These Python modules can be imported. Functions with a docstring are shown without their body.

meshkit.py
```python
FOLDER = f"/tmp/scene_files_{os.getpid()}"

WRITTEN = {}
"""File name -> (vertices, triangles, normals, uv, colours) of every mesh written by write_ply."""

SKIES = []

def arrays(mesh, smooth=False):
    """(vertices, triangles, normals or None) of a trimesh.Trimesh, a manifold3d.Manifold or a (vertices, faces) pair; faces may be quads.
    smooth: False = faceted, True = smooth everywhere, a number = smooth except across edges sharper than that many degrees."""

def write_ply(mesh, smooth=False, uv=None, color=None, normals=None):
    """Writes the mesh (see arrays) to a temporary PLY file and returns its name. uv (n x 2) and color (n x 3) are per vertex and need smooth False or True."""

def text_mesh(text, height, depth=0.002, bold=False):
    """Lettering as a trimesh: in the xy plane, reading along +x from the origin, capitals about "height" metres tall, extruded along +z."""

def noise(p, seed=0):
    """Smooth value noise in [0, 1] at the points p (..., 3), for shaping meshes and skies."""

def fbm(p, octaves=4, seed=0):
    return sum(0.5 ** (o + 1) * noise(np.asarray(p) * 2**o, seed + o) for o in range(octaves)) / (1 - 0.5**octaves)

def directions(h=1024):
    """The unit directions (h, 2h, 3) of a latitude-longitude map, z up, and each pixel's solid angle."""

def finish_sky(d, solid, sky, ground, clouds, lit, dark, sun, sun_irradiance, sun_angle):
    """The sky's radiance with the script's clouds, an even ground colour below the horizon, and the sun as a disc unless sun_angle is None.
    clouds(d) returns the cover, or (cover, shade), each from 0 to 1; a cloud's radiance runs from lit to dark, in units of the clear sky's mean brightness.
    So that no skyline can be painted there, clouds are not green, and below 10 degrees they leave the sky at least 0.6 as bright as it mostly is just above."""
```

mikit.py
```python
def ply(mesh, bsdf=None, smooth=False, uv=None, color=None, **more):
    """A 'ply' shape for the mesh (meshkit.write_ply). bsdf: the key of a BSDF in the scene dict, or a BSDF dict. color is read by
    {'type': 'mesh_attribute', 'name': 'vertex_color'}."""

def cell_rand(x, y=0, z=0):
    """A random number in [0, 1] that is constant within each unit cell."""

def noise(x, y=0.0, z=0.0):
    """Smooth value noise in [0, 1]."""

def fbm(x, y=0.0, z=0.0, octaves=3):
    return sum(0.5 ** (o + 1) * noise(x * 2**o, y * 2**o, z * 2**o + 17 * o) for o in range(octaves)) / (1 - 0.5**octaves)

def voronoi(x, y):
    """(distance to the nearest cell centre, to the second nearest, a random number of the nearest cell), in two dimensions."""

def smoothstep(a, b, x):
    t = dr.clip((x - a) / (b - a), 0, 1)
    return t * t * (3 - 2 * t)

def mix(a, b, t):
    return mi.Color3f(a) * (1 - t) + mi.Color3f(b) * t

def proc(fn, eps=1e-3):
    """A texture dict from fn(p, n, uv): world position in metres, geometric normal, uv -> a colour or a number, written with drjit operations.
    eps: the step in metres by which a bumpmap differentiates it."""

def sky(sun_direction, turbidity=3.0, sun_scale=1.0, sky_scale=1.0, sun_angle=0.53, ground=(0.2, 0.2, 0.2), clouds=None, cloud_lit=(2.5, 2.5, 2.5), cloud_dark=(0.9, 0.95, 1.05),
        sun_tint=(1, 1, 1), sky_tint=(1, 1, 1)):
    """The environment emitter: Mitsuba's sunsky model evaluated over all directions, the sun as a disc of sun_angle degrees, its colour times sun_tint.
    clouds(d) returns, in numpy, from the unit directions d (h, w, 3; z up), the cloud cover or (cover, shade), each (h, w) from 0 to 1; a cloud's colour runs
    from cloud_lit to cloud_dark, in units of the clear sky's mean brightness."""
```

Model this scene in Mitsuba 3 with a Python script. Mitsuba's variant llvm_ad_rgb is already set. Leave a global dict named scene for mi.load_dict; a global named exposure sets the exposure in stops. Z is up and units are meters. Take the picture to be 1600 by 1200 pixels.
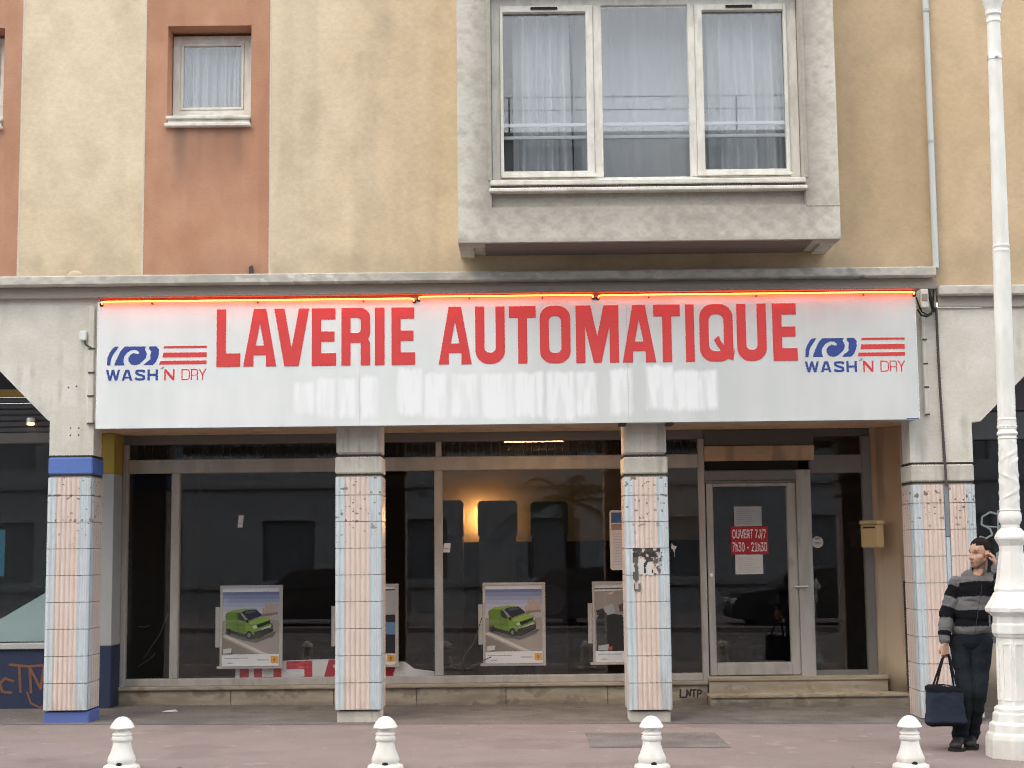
import math, random
import numpy as np
import trimesh
import manifold3d as m3
import drjit as dr
import mitsuba as mi
import mikit, meshkit
from mikit import noise, fbm, smoothstep, mix, proc
from shapely.geometry import Polygon, Point, LineString, box as sbox
from shapely import affinity
from shapely.ops import unary_union

T = mi.ScalarTransform4f
random.seed(7)
RNG = np.random.default_rng(7)
scene, labels = {}, {}

# ------------------------------------------------------------------ camera, sky, exposure
F, PITCH, ROLL, EYE = 2400.0, math.atan(270 / 2400), math.radians(0.62), np.array([0, -15.0, 1.6])
FWD = np.array([0, math.cos(PITCH), math.sin(PITCH)])
UP0 = np.array([0, -math.sin(PITCH), math.cos(PITCH)])
UP = math.sin(ROLL) * np.array([1.0, 0, 0]) + math.cos(ROLL) * UP0
scene['camera'] = {'type': 'perspective', 'fov': math.degrees(2 * math.atan(800 / F)), 'fov_axis': 'x', 'near_clip': 0.05, 'far_clip': 500.0,
                   'to_world': T().look_at(origin=EYE.tolist(), target=(EYE + FWD).tolist(), up=UP.tolist())}
scene['sky'] = mikit.sky((-0.35, -0.55, 0.75), turbidity=4, sun_scale=0.12, sun_angle=30, clouds=lambda d: (np.ones(d.shape[:2]), 0.25 + 0.3 * meshkit.fbm(d * 2.2, 3)),
                         cloud_lit=(2.38, 2.5, 2.62), cloud_dark=(1.45, 1.54, 1.66), ground=(0.15, 0.15, 0.15))
exposure = 3.1

# ------------------------------------------------------------------ helpers
def numbered(key):
    if key not in scene and key not in labels and key not in USED:
        USED.add(key)
        return key
    n = 1
    while f'{key}_{n:03d}' in USED:
        n += 1
    USED.add(f'{key}_{n:03d}')
    return f'{key}_{n:03d}'
USED = set()

def thing(name, label, cat, group=None):
    key = numbered(name)
    labels[key] = {'label': label, 'category': cat}
    if group:
        labels[key]['group'] = group
    return key

def tag(key, label, cat=None, group=None):
    labels[key] = {'label': label}
    if cat:
        labels[key]['category'] = cat
    if group:
        labels[key]['group'] = group

def struct(name, mesh, mat, smooth=False):
    key = numbered(name)
    scene[key] = mikit.ply(mesh, mat, smooth)
    labels[key] = {'kind': 'structure'}
    return key

def part(parent, name, mesh, mat, smooth=False, col=None, label=None, uv=None):
    """One entry; col gives a plain colour (or one per vertex) to the vertex-coloured materials."""
    key = numbered(f'{parent}__{name}' if parent else name)
    if col is not None:
        if smooth not in (False, True):
            v, f, n = meshkit.arrays(mesh, smooth)
            mesh, smooth = (v, f), True
        nv = len(meshkit.arrays(mesh)[0])
        c = np.broadcast_to(np.asarray(col, float), (nv, 3))
        scene[key] = mikit.ply(mesh, mat, smooth, color=c)
    else:
        scene[key] = mikit.ply(mesh, mat, smooth, uv=uv)
    if label:
        labels[key] = {'label': label}
    return key

def bx(x0, x1, y0, y1, z0, z1, c=0.004):
    """A box with chamfered edges."""
    c = min(c, 0.45 * min(x1 - x0, y1 - y0, z1 - z0))
    if c <= 0:
        return trimesh.creation.box(bounds=[[x0, y0, z0], [x1, y1, z1]])
    P = []
    for sx, x in ((1, x0), (-1, x1)):
        for sy, y in ((1, y0), (-1, y1)):
            for sz, z in ((1, z0), (-1, z1)):
                P += [[x + sx * c, y + sy * c, z], [x + sx * c, y, z + sz * c], [x, y + sy * c, z + sz * c]]
    return trimesh.convex.convex_hull(np.array(P))

def cat(*ms):
    return trimesh.util.concatenate([m for m in ms])

def ext(poly, y0, d):
    """A polygon in (x, z) made a slab from y0 towards the street by d."""
    gs = [g for g in getattr(poly, 'geoms', [poly]) if g.geom_type == 'Polygon' and g.area > 1e-7]
    m = cat(*[trimesh.creation.extrude_polygon(g, d, engine='earcut') for g in gs])
    v = m.vertices
    return trimesh.Trimesh(np.column_stack([v[:, 0], y0 - v[:, 2], v[:, 1]]), m.faces, process=False)

def plan(poly, z0, h):
    """A polygon in (x, y) raised from z0 by h."""
    m = trimesh.creation.extrude_polygon(Polygon(poly) if not isinstance(poly, Polygon) else poly, h, engine='earcut')
    m.apply_translation([0, 0, z0])
    return m

def lathe(profile, cx, cy, cz=0.0, n=40, rot=0.0):
    m = trimesh.creation.revolve(np.array(profile, float), sections=n)
    m.apply_transform(trimesh.transformations.rotation_matrix(rot, [0, 0, 1]))
    m.apply_translation([cx, cy, cz])
    return m

def tube(pts, r, sides=8):
    pts = np.asarray(pts, float)
    r = np.broadcast_to(r, (len(pts),))
    t = np.gradient(pts, axis=0)
    t /= np.linalg.norm(t, axis=1, keepdims=True) + 1e-12
    a = np.cross(t, np.where(np.abs(t[:, 2:]) < 0.9, [0, 0, 1.0], [1.0, 0, 0]))
    a /= np.linalg.norm(a, axis=1, keepdims=True)
    b = np.cross(t, a)
    g = np.arange(sides) * 2 * np.pi / sides
    v = (pts[:, None] + r[:, None, None] * (np.cos(g)[None, :, None] * a[:, None] + np.sin(g)[None, :, None] * b[:, None])).reshape(-1, 3)
    f = []
    for i in range(len(pts) - 1):
        for j in range(sides):
            k = (j + 1) % sides
            f += [[i * sides + j, i * sides + k, (i + 1) * sides + k], [i * sides + j, (i + 1) * sides + k, (i + 1) * sides + j]]
    n = len(v)
    v = np.vstack([v, pts[:1], pts[-1:]])
    for j in range(sides):
        k = (j + 1) % sides
        f += [[n, k, j], [n + 1, (len(pts) - 1) * sides + j, (len(pts) - 1) * sides + k]]
    return trimesh.Trimesh(v, f, process=False)

def rect(x0, x1, z0, z1, y):
    """A single upright sheet facing the street."""
    return trimesh.Trimesh([[x0, y, z0], [x1, y, z0], [x1, y, z1], [x0, y, z1]], [[0, 1, 2], [0, 2, 3]], process=False)

def gz(x):
    """Height of the sloping street at x."""
    return 0.022 - 0.009 * x

def sheet(x0, x1, y0, y1, dz=0.0, n=1):
    """A sheet of the sloping ground."""
    xs = np.linspace(x0, x1, n + 1)
    v = [[x, y, gz(x) + dz] for x in xs for y in (y0, y1)]
    f = []
    for i in range(n):
        a = 2 * i
        f += [[a, a + 2, a + 3], [a, a + 3, a + 1]]
    return trimesh.Trimesh(v, f, process=False)

# ------------------------------------------------------------------ materials
def pr(col, rough=0.6, two=False, **k):
    b = {'type': 'principled', 'base_color': col if isinstance(col, dict) else {'type': 'rgb', 'value': list(col)}, 'roughness': rough, 'specular': k.pop('spec', 0.4), **k}
    return {'type': 'twosided', 'bsdf': b} if two else b

def bump(b, fn, scale=1.0, eps=2e-3):
    return {'type': 'bumpmap', 'tex': proc(fn, eps), 'scale': scale, 'bsdf': b}

def blot(p, s, o=0.0):
    return fbm(p.x * s + o, p.y * s + 3.7, p.z * s + o * 0.37, 4)

def cream_fn(p, n, uv):
    a = blot(p, 0.9, 5.0)
    b = fbm(p.x * 5.0, p.y * 5, p.z * 2.0, 3)
    st = fbm(p.x * 4.0 + 9, p.z * 0.35, 2.0, 3)
    g = noise(p.x * 60, p.y * 60, p.z * 60)
    c = mix((0.62, 0.512, 0.358), (0.705, 0.597, 0.435), smoothstep(0.3, 0.7, a * 0.65 + b * 0.35))
    c = c * (1.0 - 0.09 * smoothstep(0.50, 0.8, st)) * (0.96 + 0.08 * g)
    gr = fbm(p.x * 26, p.y * 26, p.z * 26, 3)
    c = c * (0.93 + 0.14 * gr)
    c = mix(c, c * mi.Color3f(0.88, 0.77, 0.65), smoothstep(-3.0, 2.0, p.x + 1.5 * (a - 0.5)) * 0.8)
    c = c * (1.0 - 0.10 * smoothstep(0.45, 0.75, fbm(p.x * 3.1, 2.0, p.z * 2.3, 4)))
    bl = smoothstep(0.60, 0.72, blot(p, 2.3, 31.0)) * smoothstep(0.45, 0.65, blot(p, 0.7, 77.0))
    foot = smoothstep(4.72, 4.40, p.z + 0.45 * (fbm(p.x * 2.5, 4.0, 1.0, 3) - 0.5)) * 0.30
    right_tone = smoothstep(2.6, 3.6, p.x) * (0.45 + 0.55 * smoothstep(0.30, 0.65, blot(p, 1.4, 50.0))) * (0.45 + 0.55 * smoothstep(4.4, 4.15, p.x))  # browner and darker right of the bay, in noisy patches
    c = mix(c, mi.Color3f(0.37, 0.275, 0.18), bl * 0.15 + right_tone * 0.42)
    return mix(c, mi.Color3f(0.26, 0.21, 0.15), foot)

def terra_fn(p, n, uv):
    a, b = blot(p, 1.1, 2.0), fbm(p.x * 6, p.y * 6, p.z * 3, 3)
    c = mix((0.43, 0.222, 0.138), (0.51, 0.285, 0.185), smoothstep(0.3, 0.7, a * 0.6 + b * 0.4))
    st = fbm(p.x * 5 + 3, p.z * 0.4, 8.0, 3)
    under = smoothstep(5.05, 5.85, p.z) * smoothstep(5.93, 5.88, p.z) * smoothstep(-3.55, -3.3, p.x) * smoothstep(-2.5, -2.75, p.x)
    c = c * (1 - 0.10 * smoothstep(0.5, 0.8, st)) * (0.96 + 0.08 * noise(p.x * 60, p.y * 60, p.z * 60))
    foot = smoothstep(4.72, 4.40, p.z + 0.45 * (fbm(p.x * 2.5, 4.0, 1.0, 3) - 0.5)) * 0.25
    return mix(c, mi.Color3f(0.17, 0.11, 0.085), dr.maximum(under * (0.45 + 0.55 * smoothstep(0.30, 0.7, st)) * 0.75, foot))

def conc_fn(p, n, uv):
    a, b = blot(p, 1.7, 4.0), blot(p, 13.0, 11.0)
    st = fbm(p.x * 7, p.y * 7, p.z * 0.8, 3)
    c = mix((0.47, 0.445, 0.39), (0.62, 0.597, 0.535), smoothstep(0.25, 0.70, a * 0.45 + b * 0.55))
    c = mix(c, mi.Color3f(0.17, 0.15, 0.13), 0.45 * smoothstep(0.54, 0.74, a * 0.35 + st * 0.25 + b * 0.40))
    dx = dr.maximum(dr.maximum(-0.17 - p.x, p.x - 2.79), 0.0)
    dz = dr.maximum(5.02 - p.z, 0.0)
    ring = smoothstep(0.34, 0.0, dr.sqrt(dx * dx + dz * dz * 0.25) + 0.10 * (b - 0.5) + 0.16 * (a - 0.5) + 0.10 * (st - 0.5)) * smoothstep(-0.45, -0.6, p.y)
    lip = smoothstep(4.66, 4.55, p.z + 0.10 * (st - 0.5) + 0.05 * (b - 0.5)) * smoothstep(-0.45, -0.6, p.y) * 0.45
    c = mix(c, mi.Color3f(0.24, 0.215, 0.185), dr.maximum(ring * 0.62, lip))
    return c * (0.93 + 0.14 * noise(p.x * 45, p.y * 45, p.z * 45))

def band_fn(p, n, uv):
    a, b = blot(p, 2.4, 6.0), fbm(p.x * 9, p.y * 9, p.z * 14, 3)
    c = mix((0.40, 0.385, 0.345), (0.55, 0.53, 0.48), smoothstep(0.3, 0.7, b))
    c = mix(c, mi.Color3f(0.13, 0.135, 0.11), 0.8 * smoothstep(0.50, 0.66, a * 0.5 + b * 0.5) * smoothstep(0.4, 0.6, blot(p, 0.6, 3.0)))
    return mix(c, mi.Color3f(0.75, 0.74, 0.7), 0.5 * smoothstep(0.63, 0.7, fbm(p.x * 14 + 5, 3.0, p.z * 20, 3)) * smoothstep(0.45, 0.55, blot(p, 0.9, 8.0)))

def paint_fn(p, n, uv):
    a, b = blot(p, 1.5, 14.0), blot(p, 5.0, 21.0)
    st = fbm(p.x * 9 + 5, p.y * 9, p.z * 0.7, 3)
    c = mix((0.56, 0.54, 0.475), (0.67, 0.655, 0.595), smoothstep(0.3, 0.7, a * 0.5 + b * 0.5))
    return mix(c, mi.Color3f(0.33, 0.30, 0.25), 0.55 * smoothstep(0.53, 0.78, st * 0.6 + b * 0.4)) * (0.96 + 0.08 * noise(p.x * 50, p.y * 50, p.z * 50))

def cap_fn(p, n, uv):
    b, st = blot(p, 4.0, 3.0), fbm(p.x * 16, p.y * 16, p.z * 1.5, 3)
    c = mix((0.45, 0.425, 0.37), (0.57, 0.545, 0.485), smoothstep(0.3, 0.7, b * 0.5 + st * 0.5))
    return mix(c, mi.Color3f(0.2, 0.17, 0.14), 0.5 * smoothstep(0.55, 0.8, st)) * (0.95 + 0.1 * noise(p.x * 70, p.y * 70, p.z * 70))

def tile_fn(p, n, uv):
    u = uv.x
    pink = smoothstep(0.205, 0.215, u) * smoothstep(0.735, 0.725, u)
    a = fbm(p.x * 5, p.y * 5, p.z * 5, 3)
    fl = 0.5 + 0.5 * dr.cos(u * 9.0 * 6.28318)
    c = mix((0.50, 0.555, 0.585), (0.645, 0.530, 0.470), pink)
    c = c * (1.05 - 0.20 * fl * fl * fl)
    line = smoothstep(0.028, 0.012, dr.abs(u - 0.12)) + smoothstep(0.03, 0.012, dr.abs(u - 0.86))
    c = mix(c, mi.Color3f(0.58, 0.63, 0.65), 0.6 * dr.minimum(line, 1.0))
    c = c * (0.92 + 0.14 * a)
    rust = smoothstep(0.55, 0.08, p.z + 0.5 * (a - 0.5)) * smoothstep(0.4, 0.68, fbm(p.x * 30, p.y * 30, p.z * 2.5, 3))
    c = mix(c, mi.Color3f(0.36, 0.25, 0.19), rust * 0.45)
    chip = smoothstep(0.715, 0.745, fbm(p.x * 27 + 3, p.y * 27, p.z * 29, 2)) * smoothstep(1.65, 2.0, p.z)
    return mix(c, mi.Color3f(0.22, 0.18, 0.15), chip)

def stone_fn(p, n, uv):
    a, b = fbm(p.x * 3, p.y * 5, p.z * 16, 4), blot(p, 7.0, 2.0)
    c = mix((0.30, 0.245, 0.18), (0.43, 0.37, 0.285), smoothstep(0.3, 0.7, a * 0.6 + b * 0.4))
    c = mix(c, mi.Color3f(0.16, 0.12, 0.085), 0.6 * smoothstep(0.57, 0.72, b))
    return mix(c, mi.Color3f(0.10, 0.085, 0.07), smoothstep(0.12, 0.01, p.z + 0.12 * (a - 0.5)) * 0.55)

def asph_fn(p, n, uv):
    a, b, g = blot(p, 0.8, 1.0), blot(p, 3.3, 9.0), noise(p.x * 90, p.y * 90, 1.0)
    c = mix((0.166, 0.133, 0.127), (0.198, 0.159, 0.152), smoothstep(0.28, 0.72, a * 0.55 + b * 0.45))
    c = c * (0.94 + 0.12 * g)
    gum = smoothstep(0.20, 0.16, mikit.voronoi(p.x * 2.7, p.y * 2.7)[0])
    gr = mikit.cell_rand(dr.floor(p.x * 2.7), dr.floor(p.y * 2.7), 4)
    c = mix(c, mi.Color3f(0.34, 0.31, 0.30), 0.18 * gum * smoothstep(0.45, 0.5, gr) * smoothstep(0.5, 0.62, noise(p.x * 14, p.y * 14, 3.0)))
    return mix(c, mi.Color3f(0.12, 0.095, 0.09), 0.35 * smoothstep(0.6, 0.75, blot(p, 1.9, 40.0)))

def arc_fn(p, n, uv):
    a, b, g = blot(p, 1.3, 7.0), blot(p, 4.5, 19.0), noise(p.x * 90, p.y * 90, 5.0)
    c = mix((0.100, 0.088, 0.083), (0.150, 0.133, 0.126), smoothstep(0.3, 0.7, a * 0.5 + b * 0.5)) * (0.85 + 0.3 * g)
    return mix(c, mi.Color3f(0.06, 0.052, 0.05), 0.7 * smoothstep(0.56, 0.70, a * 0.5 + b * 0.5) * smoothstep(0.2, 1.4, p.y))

def frame_fn(p, n, uv):
    a = fbm(p.x * 12, p.y * 12, p.z * 2.2, 3)
    c = mix((0.385, 0.362, 0.33), (0.45, 0.428, 0.395), smoothstep(0.3, 0.7, a))
    return mix(c, mi.Color3f(0.16, 0.13, 0.11), 0.35 * smoothstep(0.60, 0.82, fbm(p.x * 11, p.y * 11, p.z * 4, 4)))

def pvc_fn(p, n, uv):
    a = fbm(p.x * 20, p.y * 20, p.z * 5, 3)
    c = mix((0.60, 0.58, 0.52), (0.70, 0.685, 0.63), smoothstep(0.3, 0.65, a))
    return mix(c, mi.Color3f(0.40, 0.34, 0.27), 0.40 * smoothstep(0.58, 0.80, fbm(p.x * 5 + 4, p.y * 5, p.z * 7, 4)))

WASH = ((-2.097, -1.916, 3.001, 3.284), (-1.885, -1.72, 2.967, 3.321), (-1.68, -1.51, 2.967, 3.325), (-1.459, -1.295, 2.965, 3.336), (-1.101, -0.871, 2.980, 3.410), (-0.84, -0.64, 2.951, 3.358), (-0.58, -0.33, 2.96, 3.352), (-0.29, 0.0, 2.932, 3.352),
        (0.03, 0.30, 2.95, 3.355), (0.335, 0.60, 2.91, 3.36), (0.62, 0.806, 2.95, 3.36), (0.955, 1.155, 2.967, 3.387), (1.308, 1.56, 3.002, 3.413), (1.56, 1.98, 2.997, 3.361))

def sign_fn(p, n, uv):
    a, st = blot(p, 1.1, 23.0), fbm(p.x * 6, 1.0, p.z * 0.7, 3)
    c = mix((0.67, 0.71, 0.71), (0.76, 0.79, 0.79), smoothstep(0.3, 0.7, a * 0.6 + st * 0.4))
    old = smoothstep(-0.3, 0.6, p.x + 0.6 * (a - 0.5)) * 0.17
    c = c * (1.0 - old)
    wob = 0.030 * (fbm(p.x * 34, 2.0, p.z * 5, 3) - 0.5)
    brush = mi.Float(0.0)
    for x0, x1, z0, z1 in WASH:
        e = 0.028
        m = smoothstep(x0 - e, x0 + e, p.x + wob) * smoothstep(x1 + e, x1 - e, p.x + wob) * smoothstep(z0 - 0.045, z0 + 0.03, p.z + 2.4 * wob) * smoothstep(z1 + 0.035, z1 - 0.02, p.z + 1.8 * wob)
        brush = dr.maximum(brush, m)
    brush = brush * (0.55 + 0.45 * smoothstep(0.30, 0.52, fbm(p.x * 22, 5.0, p.z * 2.0, 3)))
    c = mix(c, mi.Color3f(0.84, 0.865, 0.89), brush * 0.85)
    top = smoothstep(3.35, 4.1, p.z) * smoothstep(0.35, 0.75, st) * smoothstep(-1.0, 0.5, p.x)
    return mix(c, mi.Color3f(0.42, 0.41, 0.39), 0.35 * top)

def peach_fn(p, n, uv):
    a, st = blot(p, 2.2, 13.0), fbm(p.x * 8, p.y * 8, p.z * 0.8, 3)
    c = mix((0.50, 0.335, 0.21), (0.58, 0.41, 0.27), smoothstep(0.3, 0.7, a))
    pale = smoothstep(1.7, 1.2, p.z + 0.6 * (a - 0.5))
    c = mix(c, mi.Color3f(0.55, 0.45, 0.33), pale)
    c = mix(c, mi.Color3f(0.2, 0.15, 0.11), 0.5 * smoothstep(0.52, 0.75, st))
    return mix(c, mi.Color3f(0.06, 0.05, 0.04), smoothstep(0.5, 0.1, p.z + 0.5 * (a - 0.5)) * 0.75)

def white_fn(p, n, uv):
    a = fbm(p.x * 9, p.y * 9, p.z * 4, 3)
    c = mix((0.74, 0.74, 0.70), (0.82, 0.82, 0.785), smoothstep(0.3, 0.7, a))
    low = smoothstep(0.35, 0.0, p.z + 0.25 * (a - 0.5)) * 0.35
    return mix(c, mi.Color3f(0.45, 0.40, 0.34), low)

def fab_fn(p, n, uv):
    return 0.9 + 0.2 * noise(p.x * 70, p.y * 70, p.z * 70)

VC = {'type': 'mesh_attribute', 'name': 'vertex_color'}
M = dict(
    cream=pr(proc(cream_fn), 0.9), terracotta=pr(proc(terra_fn), 0.9), concrete=pr(proc(conc_fn), 0.9),
    band=pr(proc(band_fn), 0.9), masonry=pr(proc(paint_fn), 0.85), capital=pr(proc(cap_fn), 0.85),
    tile=pr(proc(tile_fn), 0.25, spec=0.5), stone=pr(proc(stone_fn), 0.7), asphalt=pr(proc(asph_fn), 0.9),
    arcade=pr(proc(arc_fn), 0.85), frame=pr(proc(frame_fn), 0.45, two=True), pvc=pr(proc(pvc_fn), 0.5), sign=pr(proc(sign_fn), 0.4),
    peach=pr(proc(peach_fn), 0.85), white=pr(proc(white_fn), 0.35),
    paint=pr(VC, 0.55, two=True), gloss=pr(VC, 0.18, two=True, spec=0.5), matt=pr(VC, 0.95, two=True, spec=0.15),
    skin=pr(VC, 0.5, two=True, spec=0.35), cloth=pr(VC, 0.95, two=True, spec=0.1, sheen=0.3),
    curtain=pr((0.33, 0.36, 0.39), 0.95, two=True),
    metal={'type': 'roughconductor', 'material': 'Al', 'alpha': 0.35},
    glass={'type': 'thindielectric', 'int_ior': 1.52},
    dark_glass={'type': 'thindielectric', 'int_ior': 1.82},
)
for _k, _b in M.items():
    scene[_k + '_material'] = {'id': _k + '_material', **_b} if False else _b
M = {k: k + '_material' for k in M}
GREY = (0.30, 0.29, 0.275)

# ------------------------------------------------------------------ ground
def road_mesh():
    return sheet(-90, 90, -90, 60, -0.13, 12)
struct('road', road_mesh(), M['arcade'])
pv = sheet(-30, 30, -4.3, 9.0, 0.0, 10)
struct('pavement', pv, M['asphalt'])
k = cat(*[bx(-0.49 + x, 0.49 + x, -4.46, -4.30, -0.2, 0.004, 0.012).apply_transform(np.array([[1, 0, 0, 0], [0, 1, 0, 0], [-0.009, 0, 1, 0.022], [0, 0, 0, 1.0]])) for x in range(-14, 15)])
struct('kerb', k, M['concrete'])
struct('arcade_floor', cat(sheet(-8.0, 8.0, -0.16, 1.9, 0.004, 8)), M['arcade'])
v = sheet(0.62, 1.79, -1.98, -0.90, 0.004, 1)
struct('pavement_patch', v, M['arcade'])
op = trimesh.creation.box(bounds=[[-40, -30, -0.6], [40, -16.6, -0.02]])
op.vertices[:, 2] += 0.022 - 0.009 * op.vertices[:, 0]
struct('opposite_pavement', op, M['asphalt'])

# ------------------------------------------------------------------ the apartment building
B = thing('apartment_building', 'cream and terracotta rendered apartment building over an arcade of pink tiled pillars', 'building')

def wall_piece(name, x0, x1, mat, hole=None):
    p = sbox(x0, 4.2, x1, 12.0)
    if hole is not None:
        p = p.difference(hole)
    return part(B, name, ext(p, 0.3, 0.3), mat)

hole = sbox(-3.433, 5.93, -2.590, 6.960)
hole0 = affinity.translate(hole, -2.487, 0.0)
bayhole = sbox(-0.35, 4.7, 2.98, 7.6)
wall_piece('rendered_wall', -4.888, -3.655, M['cream'])
wall_piece('rendered_wall', -13.0, -7.2, M['cream'])
wall_piece('rendered_wall', -2.392, 4.205, M['cream'], bayhole)
wall_piece('terracotta_strip', -7.2, -4.888, M['terracotta'], hole0)
wall_piece('terracotta_strip', -3.655, -2.392, M['terracotta'], hole)
for x in (-4.888, -3.655, -2.392):
    part(B, 'joint_bead', bx(x - 0.009, x + 0.009, -0.004, 0.01, 4.39, 11.9, 0.002), M['matt'], col=(0.60, 0.54, 0.44))

def small_window(dx, n):
    w = numbered(f'{B}__window')
    labels[w] = {'label': 'small white framed window with net curtain in the terracotta strip'} if n == 0 else {'label': 'window cut off by the left edge of the photo'}
    X = lambda x: x + dx
    fr = cat(bx(X(-3.425), X(-3.345), 0.22, 0.29, 6.02, 6.93), bx(X(-2.700), X(-2.598), 0.22, 0.29, 6.02, 6.93),
             bx(X(-3.345), X(-2.700), 0.22, 0.29, 6.852, 6.93), bx(X(-3.345), X(-2.700), 0.22, 0.29, 6.07, 6.150))
    part(w, 'frame', fr, M['pvc'])
    sa = cat(bx(X(-3.343), X(-3.318), 0.212, 0.25, 6.152, 6.850, .003), bx(X(-2.727), X(-2.702), 0.212, 0.25, 6.152, 6.850, .003),
             bx(X(-3.318), X(-2.727), 0.212, 0.25, 6.825, 6.850, .003), bx(X(-3.318), X(-2.727), 0.212, 0.25, 6.152, 6.178, .003))
    part(w, 'sash', sa, M['pvc'])
    part(w, 'pane', rect(X(-3.32), X(-2.725), 6.175, 6.828, 0.24), M['dark_glass'])
    part(w, 'sill', cat(bx(X(-3.432), X(-2.592), -0.05, 0.219, 5.985, 6.018, .006), bx(X(-3.420), X(-2.60), -0.02, 0.10, 5.945, 5.984, .006), bx(X(-3.445), X(-2.585), -0.06, 0.05, 5.905, 5.944, .008)), M['pvc'])
    xs = np.linspace(X(-3.40), X(-2.65), 90)
    ph = np.cumsum(0.25 + 0.5 * RNG.random(90))
    ys = 0.36 + 0.020 * np.sin(ph) + 0.012 * np.sin(2.3 * ph)
    v = np.array([[x, y, z] for x, y in zip(xs, ys) for z in (6.04, 6.95)])
    f = [[2 * i, 2 * i + 2, 2 * i + 3] for i in range(89)] + [[2 * i, 2 * i + 3, 2 * i + 1] for i in range(89)]
    part(w, 'net_curtain', trimesh.Trimesh(v, f, process=False), M['curtain'], True)
    rm = trimesh.creation.box(bounds=[[X(-3.6), 0.301, 5.8], [X(-2.4), 2.5, 7.2]])
    c = rm.triangles_center
    rm.update_faces(c[:, 1] > 0.302)
    part(w, 'room', rm, M['matt'], col=(0.16, 0.165, 0.17))
small_window(0.0, 0)
small_window(-2.487, 1)

# bay window
bw = numbered(f'{B}__bay_window')
labels[bw] = {'label': 'projecting grey concrete bay with a three part white window'}
BY = -0.75
SX0, SX1, SZ = -0.494, 3.118, 4.55
front = sbox(SX0, SZ, SX1, 8.0).difference(sbox(-0.172, 4.884, 2.792, 7.02))
sh = ext(front, BY + 0.22, 0.22)
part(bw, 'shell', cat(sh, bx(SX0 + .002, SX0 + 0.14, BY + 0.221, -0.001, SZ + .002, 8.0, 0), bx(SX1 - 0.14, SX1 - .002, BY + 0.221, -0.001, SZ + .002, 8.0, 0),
                      bx(SX0 + 0.141, SX1 - 0.141, BY + 0.221, -0.001, SZ + 0.03, 4.75, 0), bx(SX0 + 0.141, SX1 - 0.141, BY + 0.221, -0.001, 7.4, 7.6, 0)), M['concrete'])
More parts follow.
